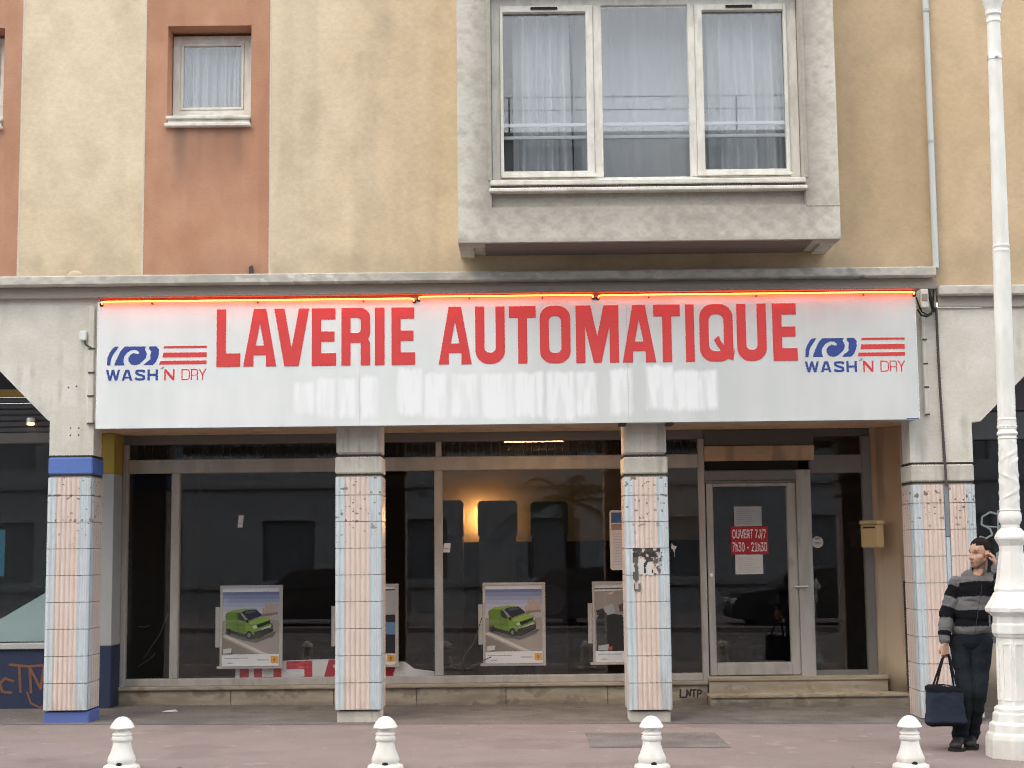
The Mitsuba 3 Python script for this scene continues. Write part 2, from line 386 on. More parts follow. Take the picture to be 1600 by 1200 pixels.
part(bw, 'apron_panel', bx(-0.171, 2.791, BY + 0.045, BY + 0.20, 4.885, 5.085, 0.003), M['concrete'])
part(bw, 'crack', cat(bx(2.80, 3.119, BY - 0.0008, BY + 0.01, 4.862, 4.870, 0), bx(2.796, 2.802, BY - 0.0008, BY + 0.01, 4.87, 5.06, 0)), M['matt'], col=(0.16, 0.145, 0.125))
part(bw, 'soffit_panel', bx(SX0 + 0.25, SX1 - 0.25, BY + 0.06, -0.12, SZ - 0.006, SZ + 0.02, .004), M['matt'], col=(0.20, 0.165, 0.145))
for xa, xb in ((-0.21, -0.169), (2.79, 2.83)):
    part(bw, 'reveal', bx(xa, xb, BY - 0.012, BY + 0.2, 5.139, 7.3, .006), M['concrete'])
fy0, fy1 = BY + 0.14, BY + 0.23
part(bw, 'frame', cat(bx(-0.166, -0.085, fy0, fy1, 5.14, 7.0), bx(2.690, 2.785, fy0, fy1, 5.14, 7.0), bx(-0.085, 2.690, fy0, fy1, 6.905, 7.0), bx(-0.085, 2.690, fy0, fy1, 5.14, 5.200),
                      bx(0.818, 0.900, fy0 - .01, fy1, 5.201, 6.904), bx(1.736, 1.800, fy0 - .01, fy1, 5.201, 6.904)), M['pvc'])
for a, b, zt, zb, wd in ((-0.083, 0.816, 6.90, 5.205, 0.068), (1.802, 2.688, 6.90, 5.205, 0.072)):
    part(bw, 'sash', cat(bx(a, a + wd * 0.45 if a < 0 else a + wd, fy0 - .03, fy0 + .04, zb, zt), bx(b - wd if a < 0 else b - wd * 0.4, b, fy0 - .03, fy0 + .04, zb, zt),
                         bx(a + .03, b - .03, fy0 - .028, fy0 + .04, zt - 0.065, zt - .002), bx(a + .03, b - .03, fy0 - .028, fy0 + .04, zb + .002, zb + 0.055),
                         bx(a + .01, b + .02, fy0 - .05, fy0 - .031, zb - 0.01, zb + 0.022)), M['pvc'])
    part(bw, 'vent_slot', bx(a + 0.30, a + 0.56, fy0 - .042, fy0 - .029, zt - 0.045, zt - 0.02, .003), M['matt'], col=(0.03, 0.03, 0.03))
for a, b in ((-0.06, 0.76), (0.895, 1.738), (1.86, 2.665)):
    part(bw, 'pane', rect(a, b, 5.19, 6.91, fy0 + 0.03), M['dark_glass'])
    for z in (5.61, 5.735):
        part(bw, 'guard_rail', bx(a - .03, b + .03, fy0 + .055, fy0 + .075, z - 0.018, z + 0.018, .005), M['matt'], col=(0.40, 0.44, 0.47))
part(bw, 'sill', bx(-0.185, 2.80, BY - 0.035, fy1, 5.090, 5.138, .008), M['pvc'])
part(bw, 'drip_strip', bx(-0.195, 2.81, BY - 0.055, BY + 0.05, 5.022, 5.060, .008), M['pvc'])
part(bw, 'sill_gap', bx(-0.18, 2.79, BY - 0.022, BY + 0.1, 5.0605, 5.0895, .002), M['matt'], col=(0.07, 0.06, 0.05))

def curtain(x0, x1, z0, z1, y, amp, n, dens, seed):
    r = np.random.default_rng(seed)
    xs = np.linspace(x0, x1, n)
    ph = np.cumsum(dens * (0.4 + 1.2 * r.random(n)))
    ys = y + amp * np.sin(ph) + 0.4 * amp * np.sin(2.1 * ph + 1)
    zs = np.linspace(z0, z1, 6)
    sp = np.linspace(0, 1, 6)
    v = [[x0 + (x - x0) * (1.0 - 0.05 * s), yy * 1.0 + (y - yy) * 0.5 * s, z] for x, yy in zip(xs, ys) for z, s in zip(zs, sp)]
    f = []
    for i in range(n - 1):
        for j in range(5):
            a = i * 6 + j
            f += [[a, a + 6, a + 7], [a, a + 7, a + 1]]
    return trimesh.Trimesh(v, f, process=False)
for a, b, s in ((0.04, 0.62, 1), (1.95, 2.72, 4)):
    part(bw, 'net_curtain', curtain(a, b, 5.0, 7.2, fy0 + 0.24, 0.05, 60, 0.42, s), M['curtain'], True)
part(bw, 'net_curtain', curtain(0.64, 2.95, 5.0, 7.2, fy0 + 0.50, 0.030, 110, 0.3, 9), M['curtain'], True)
rm = trimesh.creation.box(bounds=[[-0.34, -0.52, 4.76], [2.97, 3.2, 7.39]])
rm.update_faces(rm.triangles_center[:, 1] > -0.51)
part(bw, 'room', rm, M['matt'], col=(0.25, 0.25, 0.26))

# cornice, frieze and the wall with its haunch
part(B, 'cornice', bx(-13, 4.166, -0.18, 0.0, 4.288, 4.383, 0.012), M['band'])
part(B, 'frieze', bx(-13, 4.192, -0.07, 0.02, 4.178, 4.2875, 0.006), M['matt'], col=(0.36, 0.315, 0.275))
hp = Polygon([(-13, 4.177), (-13, 3.0), (-8.9, 3.0), (-7.7, 4.1), (-5.645, 4.1), (-5.037, 3.469), (-4.553, 2.977), (-4.534, 2.977), (-4.534, 2.632), (-4.103, 2.632), (-4.103, 2.96), (3.884, 2.96), (3.884, 2.474), (4.2, 2.474), (4.2, 4.177)])
part(B, 'arcade_wall', ext(hp, 0.30, 0.30), M['masonry'])
for dx, dz in ((-4.33, 2.90), (-4.25, 2.90), (-4.33, 2.83), (-4.25, 2.83), (-4.36, 3.30), (-4.28, 3.31)):
    part(B, 'bolt_hole', trimesh.creation.cylinder(0.009, 0.006, sections=8, transform=trimesh.transformations.rotation_matrix(math.pi / 2, [1, 0, 0]) @ trimesh.transformations.translation_matrix([0, 0, 0])).apply_translation([dx, -0.001, dz]), M['matt'], col=(0.12, 0.1, 0.09))
# render lump and pipe stub on the cornice
part(B, 'render_lump', trimesh.creation.icosphere(3).apply_scale([0.075, 0.05, 0.05]).apply_translation([-4.30, -0.05, 4.405]), M['cream'], True)
part(B, 'pipe_stub', lathe([(0, 0), (0.022, 0), (0.022, 0.09), (0.016, 0.105), (0, 0.105)], -2.568, -0.03, 4.384, 12), M['matt'], col=(0.08, 0.07, 0.07))

# pillars
def flute_profile(w, r=0.014):
    """Front edge of a tile: rounded corners and shallow flutes, as (x, y) with y towards the street."""
    P = [(0.0, 0.0), (0.002, -0.012), (0.010, -0.019)]
    n = 9
    for i in range(n):
        a, b = 0.012 + (w - 0.024) * i / n, 0.012 + (w - 0.024) * (i + 1) / n
        for t in (0.08, 0.3, 0.7, 0.92):
            P.append((a + (b - a) * t, -0.019 - r * math.sin(math.pi * t)))
    P += [(w - 0.010, -0.019), (w - 0.002, -0.012), (w, 0.0)]
    return P

def tile_front(x0, w, z0, z1, u0=0.0, u1=1.0, jit=0.0):
    P = flute_profile(w)
    pg = Polygon(P + [(w, 0.012), (0, 0.012)])
    m = trimesh.creation.extrude_polygon(pg, z1 - z0, engine='earcut')
    v = m.vertices.copy()
    uv = np.column_stack([u0 + (u1 - u0) * v[:, 0] / w, v[:, 2]])
    v = v + [x0, -0.012 + jit, z0]
    return (v, m.faces), uv

def tile_side(x, sgn, y0, y1, z0, z1):
    """A flat side tile; x is the pillar face, sgn the way it looks."""
    m = bx(min(x, x + sgn * 0.014), max(x, x + sgn * 0.014), y0, y1, z0, z1, 0.003)
    uv = np.column_stack([0.10 + 0.55 * np.clip((m.vertices[:, 1] - y0) / (y1 - y0) * 1.6, 0, 1), m.vertices[:, 2]])
    return m, uv

DEP = 0.40
def pillar(x0, x1, zt, base_mat, base_col, cap_col, halves, label, side):
    p = numbered(f'{B}__pillar')
    labels[p] = {'label': label}
    zb, cx = zt - 2.236, 0.5 * (x0 + x1)
    part(p, 'core', bx(x0 + 0.012, x1 - 0.012, 0.004, DEP - 0.012, zb - 0.0, zt + 0.013, 0), M['matt'], col=(0.27, 0.24, 0.215))
    g = gz(cx) - 0.03
    if base_col is None:
        part(p, 'base_block', bx(x0 + 0.02, x1 - 0.02, 0.0, DEP - .02, g, zb - 0.012, 0.012), M['capital'])
    else:
        part(p, 'base_block', bx(x0 + 0.008, x1 + 0.012, -0.012, DEP - .02, g, zb - 0.012, 0.010), M['paint'], col=base_col)
    rows = [zt, zt - 0.18] + [zt - 0.18 - 0.2570 * i for i in range(1, 9)]
    for a, b in zip(rows[1:], rows[:-1]):
        for xa, xb, u0, u1 in halves:
            m, uv = tile_front(xa + .0015, xb - xa - .003, a + 0.004, b - 0.003, u0, u1, random.uniform(-0.0015, 0.0015))
            part(p, 'tile', m, M['tile'], False, uv=uv)
        for s in side:
            m, uv = tile_side(x1 - 0.013 if s > 0 else x0 + 0.013, s, 0.012, DEP - 0.01, a + 0.004, b - 0.003)
            part(p, 'tile', m, M['tile'], False, uv=uv)
    # two capital blocks with dark joints between them
    z1, z2 = zt + 0.03, zt + 0.205
    kw = dict(col=cap_col) if cap_col is not None else {}
    part(p, 'capital_block', bx(x0 - 0.002, x1 + 0.002, -0.016, DEP, z1, z2 - 0.010, 0.012), M['paint'] if cap_col is not None else M['capital'], 30, **kw)
    part(p, 'joint_band', cat(bx(x0 + 0.006, x1 - 0.006, 0.0, DEP - 0.01, z2 - 0.0125, z2 + 0.012, 0), bx(x0 + 0.004, x1 - 0.004, -0.004, DEP - 0.01, zt + 0.0135, z1 + .0005, 0)), M['matt'], col=(0.045, 0.04, 0.035))
    return p, z2 + 0.012

p1, zc = pillar(-4.534, -4.106, 2.417, 'paint', (0.10, 0.145, 0.38), (0.095, 0.17, 0.46), [(-4.534, -4.106, 0, 1)], 'pillar with bright blue capital and base at the left end', (1,))
p2, zc2 = pillar(-1.734, -1.280, 2.393, 'asphalt', None, None, [(-1.734, -1.280, 0, 1)], 'pink tiled pillar between the two big shop windows', (1,))
p3, zc3 = pillar(1.080, 1.508, 2.362, 'asphalt', None, None, [(1.080, 1.508, 0, 1)], 'pink tiled pillar with the torn poster left of the door', (-1,))
p4, zc4 = pillar(3.884, 4.495, 2.256, 'asphalt', None, None, [(3.884, 4.192, 0, 0.76), (4.240, 4.495, 0.24, 1.0)], 'wide double pillar behind the man', (-1,))
for p, x0, x1, z in ((p2, -1.728, -1.286, zc2), (p3, 1.086, 1.502, zc3)):
    part(p, 'shaft', bx(x0, x1, -0.012, DEP - .01, z, 3.02, 0.025), M['capital'], 30)
part(p4, 'joint_cover', bx(4.194, 4.238, -0.020, 0.01, 1.75, 2.23, .004), M['paint'], col=(0.20, 0.23, 0.26))
part(p4, 'joint_cover', bx(4.196, 4.236, -0.014, 0.01, 0.03, 1.745, .004), M['paint'], col=(0.45, 0.55, 0.62))
part(B, 'arcade_ceiling', cat(bx(-4.45, 4.7, 0.31, 1.90, 2.962, 3.05, 0), bx(-13, -4.46, 0.31, 1.6, 4.1, 4.2, 0)), M['peach'])
# downpipe and the cable running down the joint with the next building
dp = tube([[4.213, -0.05, 11.9], [4.208, -0.05, 8.1], [4.203, -0.05, 6.2], [4.199, -0.05, 4.39]], 0.030, 14)
part(B, 'downpipe', dp, M['paint'], True, col=(0.55, 0.59, 0.60))
for z in (5.65, 7.0):
    part(B, 'pipe_bracket', lathe([(0.031, 0), (0.037, 0), (0.037, 0.03), (0.031, 0.03)], 4.2015 + (z - 4.4) * 0.0023, -0.05, z, 16), M['paint'], col=(0.4, 0.42, 0.43))
part(B, 'joint_cable', tube([[4.19, -0.03, 4.0], [4.192, -0.022, 3.6], [4.196, -0.022, 3.2], [4.205, -0.022, 2.8], [4.213, -0.03, 2.45], [4.214, -0.034, 2.24]], 0.013, 8), M['matt'], True, col=(0.09, 0.08, 0.075))

part(B, 'roof_slab', bx(-13, 14, 0.31, 7.0, 11.8, 12.0, 0), M['masonry'])
# ------------------------------------------------------------------ the next building on the right
N = thing('neighbouring_building', 'cream rendered building joined on the right with a lower mossy cornice', 'building')
part(N, 'rendered_wall', ext(sbox(4.212, 4.1, 14.0, 12.0), 0.3, 0.298), M['cream'])
part(N, 'cornice', bx(4.205, 14.0, -0.12, 0.0, 4.108, 4.205, 0.012), M['band'])
part(N, 'frieze', bx(4.212, 14.0, -0.035, 0.0, 3.998, 4.1075, 0.006), M['matt'], col=(0.42, 0.385, 0.345))
hp = Polygon([(4.208, 3.997), (4.208, 2.472), (4.497, 2.472), (4.497, 2.866), (4.586, 2.872), (5.033, 3.309), (5.70, 3.95), (8.0, 3.95), (9.2, 2.8), (14, 2.8), (14, 3.997)])
part(N, 'arcade_wall', ext(hp, 0.30, 0.30), M['masonry'])
part(N, 'side_wall', bx(4.17, 4.62, 1.52, 1.95, -0.1, 3.0, 0), M['peach'])
part(N, 'arcade_ceiling', bx(4.75, 14.0, 0.31, 1.6, 3.93, 4.05, 0), M['masonry'])
rs = thing('corner_shopfront', 'dark glazed shopfront with graffiti on its glass behind the lamp post', 'shopfront')
part(rs, 'fascia', cat(bx(4.62, 14, 1.36, 1.44, 2.79, 3.085, .006)), M['paint'], col=(0.115, 0.13, 0.14))
part(rs, 'header', bx(4.62, 14, 1.40, 1.5, 3.10, 4.0, .004), M['paint'], col=(0.10, 0.09, 0.10))
part(rs, 'pane', rect(4.62, 14, 0.70, 2.78, 1.42), M['glass'])
part(rs, 'frame', cat(bx(4.62, 14, 1.38, 1.46, 0.64, 0.70), bx(5.6, 5.67, 1.38, 1.46, 0.70, 2.79), bx(4.62, 4.68, 1.38, 1.46, 0.70, 2.79)), M['paint'], col=(0.16, 0.17, 0.17))
part(rs, 'base_panel', bx(4.62, 14, 1.38, 1.5, -0.1, 0.639, .006), M['peach'])
rm = trimesh.creation.box(bounds=[[4.60, 1.47, -0.1], [14, 4.5, 3.1]])
rm.update_faces(rm.triangles_center[:, 1] > 1.48)
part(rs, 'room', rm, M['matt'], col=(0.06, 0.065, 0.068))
def stroke(pts, w):
    return LineString(pts).buffer(w, quad_segs=4)
gs = unary_union([stroke([(5.17, 1.99), (5.08, 2.02), (4.99, 1.97), (4.98, 1.89), (5.07, 1.84), (5.09, 1.78), (5.02, 1.74), (4.96, 1.76)], 0.010), stroke([(5.16, 2.03), (5.15, 1.76)], 0.010), stroke([(5.28, 1.93), (5.15, 1.86), (5.0, 1.87)], 0.008), stroke([(5.15, 1.86), (5.28, 1.80)], 0.009)] )
g2 = unary_union([stroke([(5.20, 1.62), (5.13, 1.58), (5.13, 1.47), (5.20, 1.42), (5.27, 1.47), (5.28, 1.58), (5.20, 1.62)], 0.010), stroke([(5.04, 1.70), (5.06, 1.58)], 0.010)])
part(rs, 'graffiti', ext(unary_union([gs, g2]), 1.417, 0.002), M['matt'], col=(0.42, 0.5, 0.48), label='pale green scrawled graffiti tag')

# ------------------------------------------------------------------ the shop on the left
L = thing('left_shopfront', 'dark blue based shopfront with orange graffiti left of the first pillar', 'shopfront')
part(L, 'band', bx(-13, -4.43, 1.36, 1.42, 3.36, 3.443, .004), M['paint'], col=(0.33, 0.24, 0.06), label='yellow ochre band')
part(L, 'header', bx(-13, -4.43, 1.40, 1.5, 3.444, 4.15, 0), M['paint'], col=(0.03, 0.035, 0.05))
for i in range(6):
    z = 2.976 + i * 0.064
    part(L, 'shutter_slat', bx(-13, -4.43, 1.375, 1.40, z, z + 0.058, .010), M['paint'], col=(0.085, 0.09, 0.10))
part(L, 'shutter_rail', bx(-13, -4.43, 1.34, 1.42, 2.857, 2.972, .008), M['paint'], col=(0.15, 0.145, 0.14))
part(L, 'pane', rect(-13, -4.43, 0.755, 2.857, 1.41), M['glass'])
part(L, 'sill', bx(-13, -4.43, 1.33, 1.45, 0.69, 0.752, .006), M['paint'], col=(0.42, 0.43, 0.42))
part(L, 'base_panel', bx(-13, -4.43, 1.37, 1.45, 0.06, 0.688, .004), M['paint'], col=(0.022, 0.032, 0.075), label='dark navy blue base panel')
part(L, 'kick_plate', bx(-13, -4.43, 1.34, 1.44, -0.05, 0.058, .004), M['matt'], col=(0.035, 0.035, 0.035))
part(L, 'side_pier', bx(-4.43, -4.255, 1.395, 1.80, 0.712, 2.53, .006), M['paint'], col=(0.36, 0.375, 0.375), label='grey painted pier')
part(L, 'pier_top', bx(-4.428, -4.257, 1.397, 1.80, 2.531, 2.96, .006), M['paint'], col=(0.38, 0.27, 0.045), label='ochre yellow top of the pier')
part(L, 'pier_base', bx(-4.429, -4.254, 1.393, 1.80, -0.02, 0.711, .006), M['paint'], col=(0.022, 0.032, 0.075))
rm = trimesh.creation.box(bounds=[[-13, 1.46, -0.1], [-4.43, 4.5, 3.3]])
rm.update_faces(rm.triangles_center[:, 1] > 1.47)
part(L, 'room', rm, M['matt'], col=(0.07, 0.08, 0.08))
part(L, 'teal_panel', ext(Polygon([(-8, 0.76), (-4.5, 0.76), (-4.5, 1.56), (-5.44, 1.02), (-5.9, 0.79)]), 1.55, 0.02), M['paint'], col=(0.30, 0.42, 0.42), label='pale teal slanting panel behind the glass')  # flat teal shape with a slanting top, set behind the pane
part(L, 'display_card', bx(-5.9, -5.47, 1.6, 1.62, 1.45, 1.95, .003), M['paint'], col=(0.02, 0.11, 0.17), label='turquoise card behind the glass')
gr = unary_union([stroke([(-5.27, 0.36), (-5.36, 0.39), (-5.41, 0.33), (-5.38, 0.25), (-5.29, 0.24)], 0.014), stroke([(-5.31, 0.53), (-5.12, 0.51), (-4.95, 0.52), (-4.86, 0.45)], 0.013),
                  stroke([(-5.21, 0.51), (-5.19, 0.25)], 0.014), stroke([(-5.08, 0.24), (-5.10, 0.50), (-4.98, 0.28), (-4.95, 0.50), (-4.88, 0.27)], 0.014), stroke([(-5.12, 0.24), (-5.08, 0.13), (-4.98, 0.08), (-4.90, 0.14)], 0.010), stroke([(-5.7, 0.45), (-5.55, 0.28), (-5.47, 0.30)], 0.012)])
part(L, 'graffiti', ext(gr, 1.368, 0.002), M['matt'], col=(0.20, 0.095, 0.06), label='rust orange graffiti tag')
sp = thing('spot_lamp', 'tiny lit spot lamp above the dark shutter rail of the left shop', 'lamp')
part(sp, 'socket', lathe([(0, 0.0), (0.05, 0), (0.045, 0.05), (0, 0.05)], -5.13, 1.30, 3.075, 16), M['metal'])
scene[f'{sp}__bulb'] = mikit.ply(trimesh.creation.icosphere(2).apply_scale([0.045, 0.03, 0.016]).apply_translation([-5.13, 1.30, 3.06]), M['paint'], True, emitter={'type': 'area', 'radiance': {'type': 'rgb', 'value': [0.35, 0.2, 0.1]}})

# ------------------------------------------------------------------ the laundrette shopfront
S = thing('laundrette_shopfront', 'beige framed laundrette shopfront with dark glass set back under the white sign', 'shopfront')
W = 1.8
f0, f1 = W - 0.045, W + 0.045
part(S, 'fascia', bx(-4.25, 2.085, W - 0.02, W + 0.06, 2.862, 2.962, .004), M['paint'], col=(0.20, 0.185, 0.175))
part(S, 'transom_beam', bx(-4.20, 2.02, f0 - 0.01, f1, 2.545, 2.695, .008), M['frame'])
part(S, 'frame_post', cat(bx(-4.252, -4.20, f0 - .02, f1, 0.20, 2.861, .006)), M['frame'])
part(S, 'frame_post', bx(2.022, 2.086, f0 - .012, f1, 0.24, 2.861, .006), M['frame'])
for x0, x1 in ((-3.722, -3.632), (-0.862, -0.772)):
    part(S, 'mullion', bx(x0, x1, f0, f1, 0.336, 2.544, .006), M['frame'])
for x0, x1 in ((-0.842, -0.782),):
    part(S, 'transom_mullion', bx(x0, x1, f0, f1, 2.696, 2.861, .005), M['frame'])
part(S, 'bottom_rail', bx(-4.20, 2.02, f0 - 0.006, f1, 0.256, 0.335, .006), M['frame'])
part(S, 'ledge', bx(-4.26, 2.07, W - 0.11, W + 0.05, 0.214, 0.2555, .010), M['stone'])
xs = [-4.26, -3.05, -1.95, -1.06, -0.10, 0.99, 1.55, 2.065]
for a, b in zip(xs[:-1], xs[1:]):
    part(S, 'plinth_stone', bx(a + 0.003, b - 0.003, W - 0.07 + random.uniform(-.003, .003), W + 0.03, -0.05, 0.213, .005), M['stone'])
part(S, 'plinth_core', bx(-4.255, 2.06, W - 0.05, W + 0.02, -0.06, 0.21, 0), M['matt'], col=(0.12, 0.1, 0.08))
for a, b in ((-4.20, -3.722), (-3.632, -0.862), (-0.772, 2.022)):
    part(S, 'pane', rect(a, b, 0.335, 2.545, W), M['glass'])
for a, b in ((-4.20, -0.842), (-0.782, 2.022)):
    part(S, 'transom_pane', rect(a, b, 2.695, 2.862, W), M['glass'])
# louvre blades seen through the transom
lv = []
for i in range(70):
    x = -4.15 + i * 0.088
    part(S, 'blind_slat', bx(x - 0.036, x + 0.036, W + 0.30, W + 0.312, 2.60, 2.93, .002), M['matt'], col=np.array((0.012, 0.011, 0.011)) * random.uniform(0.6, 1.5))
# creases of the clear film taped behind the glass
for pts in (((-4.02, 0.55), (-3.86, 0.78), (-3.76, 1.02)), ((-4.08, 0.46), (-3.90, 0.60)), ((-4.10, 0.88), (-3.95, 0.90)), ((-0.60, 0.45), (-0.42, 0.72), (-0.36, 0.95)), ((-0.52, 0.40), (-0.25, 0.52))):
    ln = np.array(LineString(pts).segmentize(0.08).coords)
    part(S, 'film_crease', ext(LineString(ln + RNG.normal(0, 0.006, ln.shape)).buffer(0.0045, quad_segs=2), W + 0.05, 0.002), M['matt'], col=(0.055, 0.058, 0.06))
# door side
part(S, 'door_header', bx(2.087, 3.29, W - 0.03, W + 0.06, 2.777, 2.961, .004), M['paint'], col=(0.115, 0.108, 0.10), label='grey panel above the door')
part(S, 'peach_board', bx(2.090, 3.285, W - 0.07, W + 0.05, 2.615, 2.776, .005), M['peach'], label='peach painted board above the door')
part(S, 'shutter_slot', bx(2.09, 3.12, W + 0.0, W + 0.06, 2.513, 2.6145, 0), M['matt'], col=(0.025, 0.024, 0.023))
part(S, 'shutter_box', cat(bx(2.088, 3.118, W - 0.06, W + 0.05, 2.395, 2.512, .012), bx(2.088, 3.118, W - 0.068, W + 0.05, 2.374, 2.394, .004)), M['paint'], col=(0.205, 0.20, 0.195))
d = numbered(f'{S}__door')
labels[d] = {'label': 'glazed entrance door with the red opening hours sign'}
part(d, 'door_frame', cat(bx(2.100, 2.172, f0 - .01, f1, 0.306, 2.373, .008), bx(2.978, 3.075, f0 - .01, f1, 0.306, 2.373, .008), bx(2.172, 2.978, f0 - .008, f1, 0.308, 0.443, .008), bx(2.172, 2.978, f0 - .008, f1, 2.335, 2.372, .008)), M['frame'])
part(d, 'pane', rect(2.172, 2.978, 0.443, 2.335, W), M['glass'])
part(d, 'handle', cat(bx(3.02, 3.05, f0 - .055, f0 - .011, 1.24, 1.262, .004), bx(3.02, 3.17, f0 - .065, f0 - .045, 1.24, 1.262, .005)), M['metal'])
part(d, 'lock', lathe([(0, 0), (0.02, 0), (0.02, 0.012), (0, 0.014)], 0, 0, 0, 16).apply_transform(trimesh.transformations.rotation_matrix(math.pi / 2, [1, 0, 0])).apply_translation([2.135, f0 - .01, 1.38]), M['metal'])
part(S, 'wooden_post', bx(3.078, 3.236, f0 - .03, f1 + .02, 0.29, 2.513, .010), M['frame'], label='brownish worn post beside the door')
part(S, 'side_pane', rect(3.236, 3.806, 0.352, 2.472, W), M['glass'])
part(S, 'side_frame', cat(bx(3.236, 3.806, f0, f1, 0.295, 0.352, .006), bx(3.806, 3.905, f0 - .004, f1, 0.28, 2.875, .006), bx(3.238, 3.806, f0 - .002, f1, 2.472, 2.672, .006)), M['paint'], col=(0.19, 0.175, 0.165))
part(S, 'side_header', cat(bx(3.29, 3.98, W - .02, W + .06, 2.878, 2.961, .003), bx(3.240, 3.305, W - .02, W + .06, 2.673, 2.776, .003)), M['paint'], col=(0.125, 0.115, 0.105))
part(S, 'transom_pane', rect(3.30, 3.81, 2.67, 2.88, W + 0.01), M['glass'])
part(S, 'splayed_jamb', plan([(3.906, 1.77), (3.985, 1.765), (4.165, 1.50), (4.17, 1.50), (4.17, 1.86), (3.906, 1.86)], -0.05, 3.01), M['peach'])
part(S, 'jamb_pipe', tube([[4.155, 1.46, 1.30], [4.155, 1.46, 0.15]], 0.022, 10), M['matt'], True, col=(0.07, 0.06, 0.05))
# steps
part(S, 'step', cat(bx(2.068, 3.99, 1.655, 1.80, 0.252, 0.300, .010), bx(2.075, 3.985, 1.675, 1.80, 0.128, 0.251, .004)), M['stone'], label='upper stone door step')
part(S, 'step', cat(bx(2.050, 4.15, 1.42, 1.70, 0.092, 0.130, .010), bx(2.058, 4.145, 1.445, 1.70, -0.06, 0.091, .004)), M['stone'], label='lower stone door step')
part(S, 'graffiti', ext(affinity.translate(unary_union([stroke([(1.80, 0.165), (1.795, 0.085), (1.85, 0.085)], 0.009), stroke([(1.865, 0.09), (1.87, 0.16), (1.90, 0.10), (1.91, 0.165)], 0.009), stroke([(1.925, 0.16), (1.965, 0.165)], 0.009), stroke([(1.945, 0.16), (1.94, 0.09)], 0.009), stroke([(1.98, 0.085), (1.985, 0.16), (2.02, 0.155), (2.02, 0.125), (1.985, 0.12)], 0.008)]), -0.03, 0.0), W - 0.0735, 0.002), M['matt'], col=(0.06, 0.05, 0.055), label='small black graffiti tag on the plinth')
# inside
rm = trimesh.creation.box(bounds=[[-4.26, W + 0.06, -0.02], [4.0, 5.9, 2.96]])
rm.update_faces(rm.triangles_center[:, 1] > W + 0.07)
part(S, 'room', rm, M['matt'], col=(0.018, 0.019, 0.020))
part(S, 'back_panel', bx(-1.05, 2.6, 5.55, 5.8, 1.80, 2.95, 0), M['matt'], col=(0.36, 0.27, 0.18), label='warm coloured back wall panel lit by the wall lamp')
wl = thing('wall_lamp', 'lit warm wall lamp glowing deep inside the laundrette', 'lamp')
part(wl, 'bracket', bx(-0.47, -0.37, 5.48, 5.549, 2.06, 2.12, .004), M['metal'])
scene[f'{wl}__bulb'] = mikit.ply(trimesh.creation.capsule(height=0.16, radius=0.045, count=[12, 12]).apply_translation([-0.42, 5.42, 2.12]), M['paint'], True, emitter={'type': 'area', 'radiance': {'type': 'rgb', 'value': [7.0, 4.0, 1.45]}})

def dryer(x0, x1, z1, y0, label):
    t = thing('dryer', label, 'dryer', 'dryers along the back of the laundrette')
    c = x0 + (x1 - x0) / 2
    hood = sbox(x0 + .06, 1.9, x1 - .06, z1 - .06).buffer(0.06, quad_segs=6)
    part(t, 'hood', ext(hood, y0 + 0.3, 0.3), M['paint'], col=(0.024, 0.026, 0.028))
    part(t, 'body', bx(x0 + .015, x1 - .015, y0 + 0.02, y0 + 0.55, 0.0, 1.86, .02), M['paint'], col=(0.02, 0.022, 0.024))
    part(t, 'door', cat(lathe([(0, 0), (0.17, 0.0), (0.2, 0.02), (0.2, 0.05), (0, 0.05)], 0, 0, 0, 28).apply_transform(trimesh.transformations.rotation_matrix(math.pi / 2, [1, 0, 0])).apply_translation([c, y0 + 0.035, 1.05])), M['gloss'], col=(0.03, 0.03, 0.035))
dryer(-0.98, -0.64, 2.33, 4.75, 'dark dryer left of the lit wall lamp behind the glass')
dryer(-0.46, 0.05, 2.32, 4.75, 'dark dryer right of the lit wall lamp behind the glass')
dryer(0.22, 0.70, 2.30, 4.75, 'dark dryer furthest right behind the glass')

# tube lamp under the arcade ceiling, behind the sign
tl = thing('ceiling_batten_lamp', 'lit warm tube lamp under the arcade ceiling mirrored as a line in the transom glass', 'lamp')
part(tl, 'housing', bx(-0.12, 0.62, 0.312, 0.480, 2.9575, 2.9615, 0), M['paint'], col=(0.6, 0.6, 0.58))
df = trimesh.Trimesh([[-0.10, 0.316, 2.9565], [0.60, 0.316, 2.9565], [0.60, 0.476, 2.9565], [-0.10, 0.476, 2.9565]], [[0, 2, 1], [0, 3, 2]], process=False)
scene[f'{tl}__diffuser'] = mikit.ply(df, M['paint'], emitter={'type': 'area', 'radiance': {'type': 'rgb', 'value': [6.5, 3.6, 1.55]}})

# ------------------------------------------------------------------ things in and on the shop windows
IY = W + 0.10
def flat(parent, name, pts, y, col, **k):
    p = pts if not isinstance(pts, (list, tuple)) else Polygon(pts)
    return part(parent, name, ext(p, y, 0.0006), M['paint'], col=col, **k)

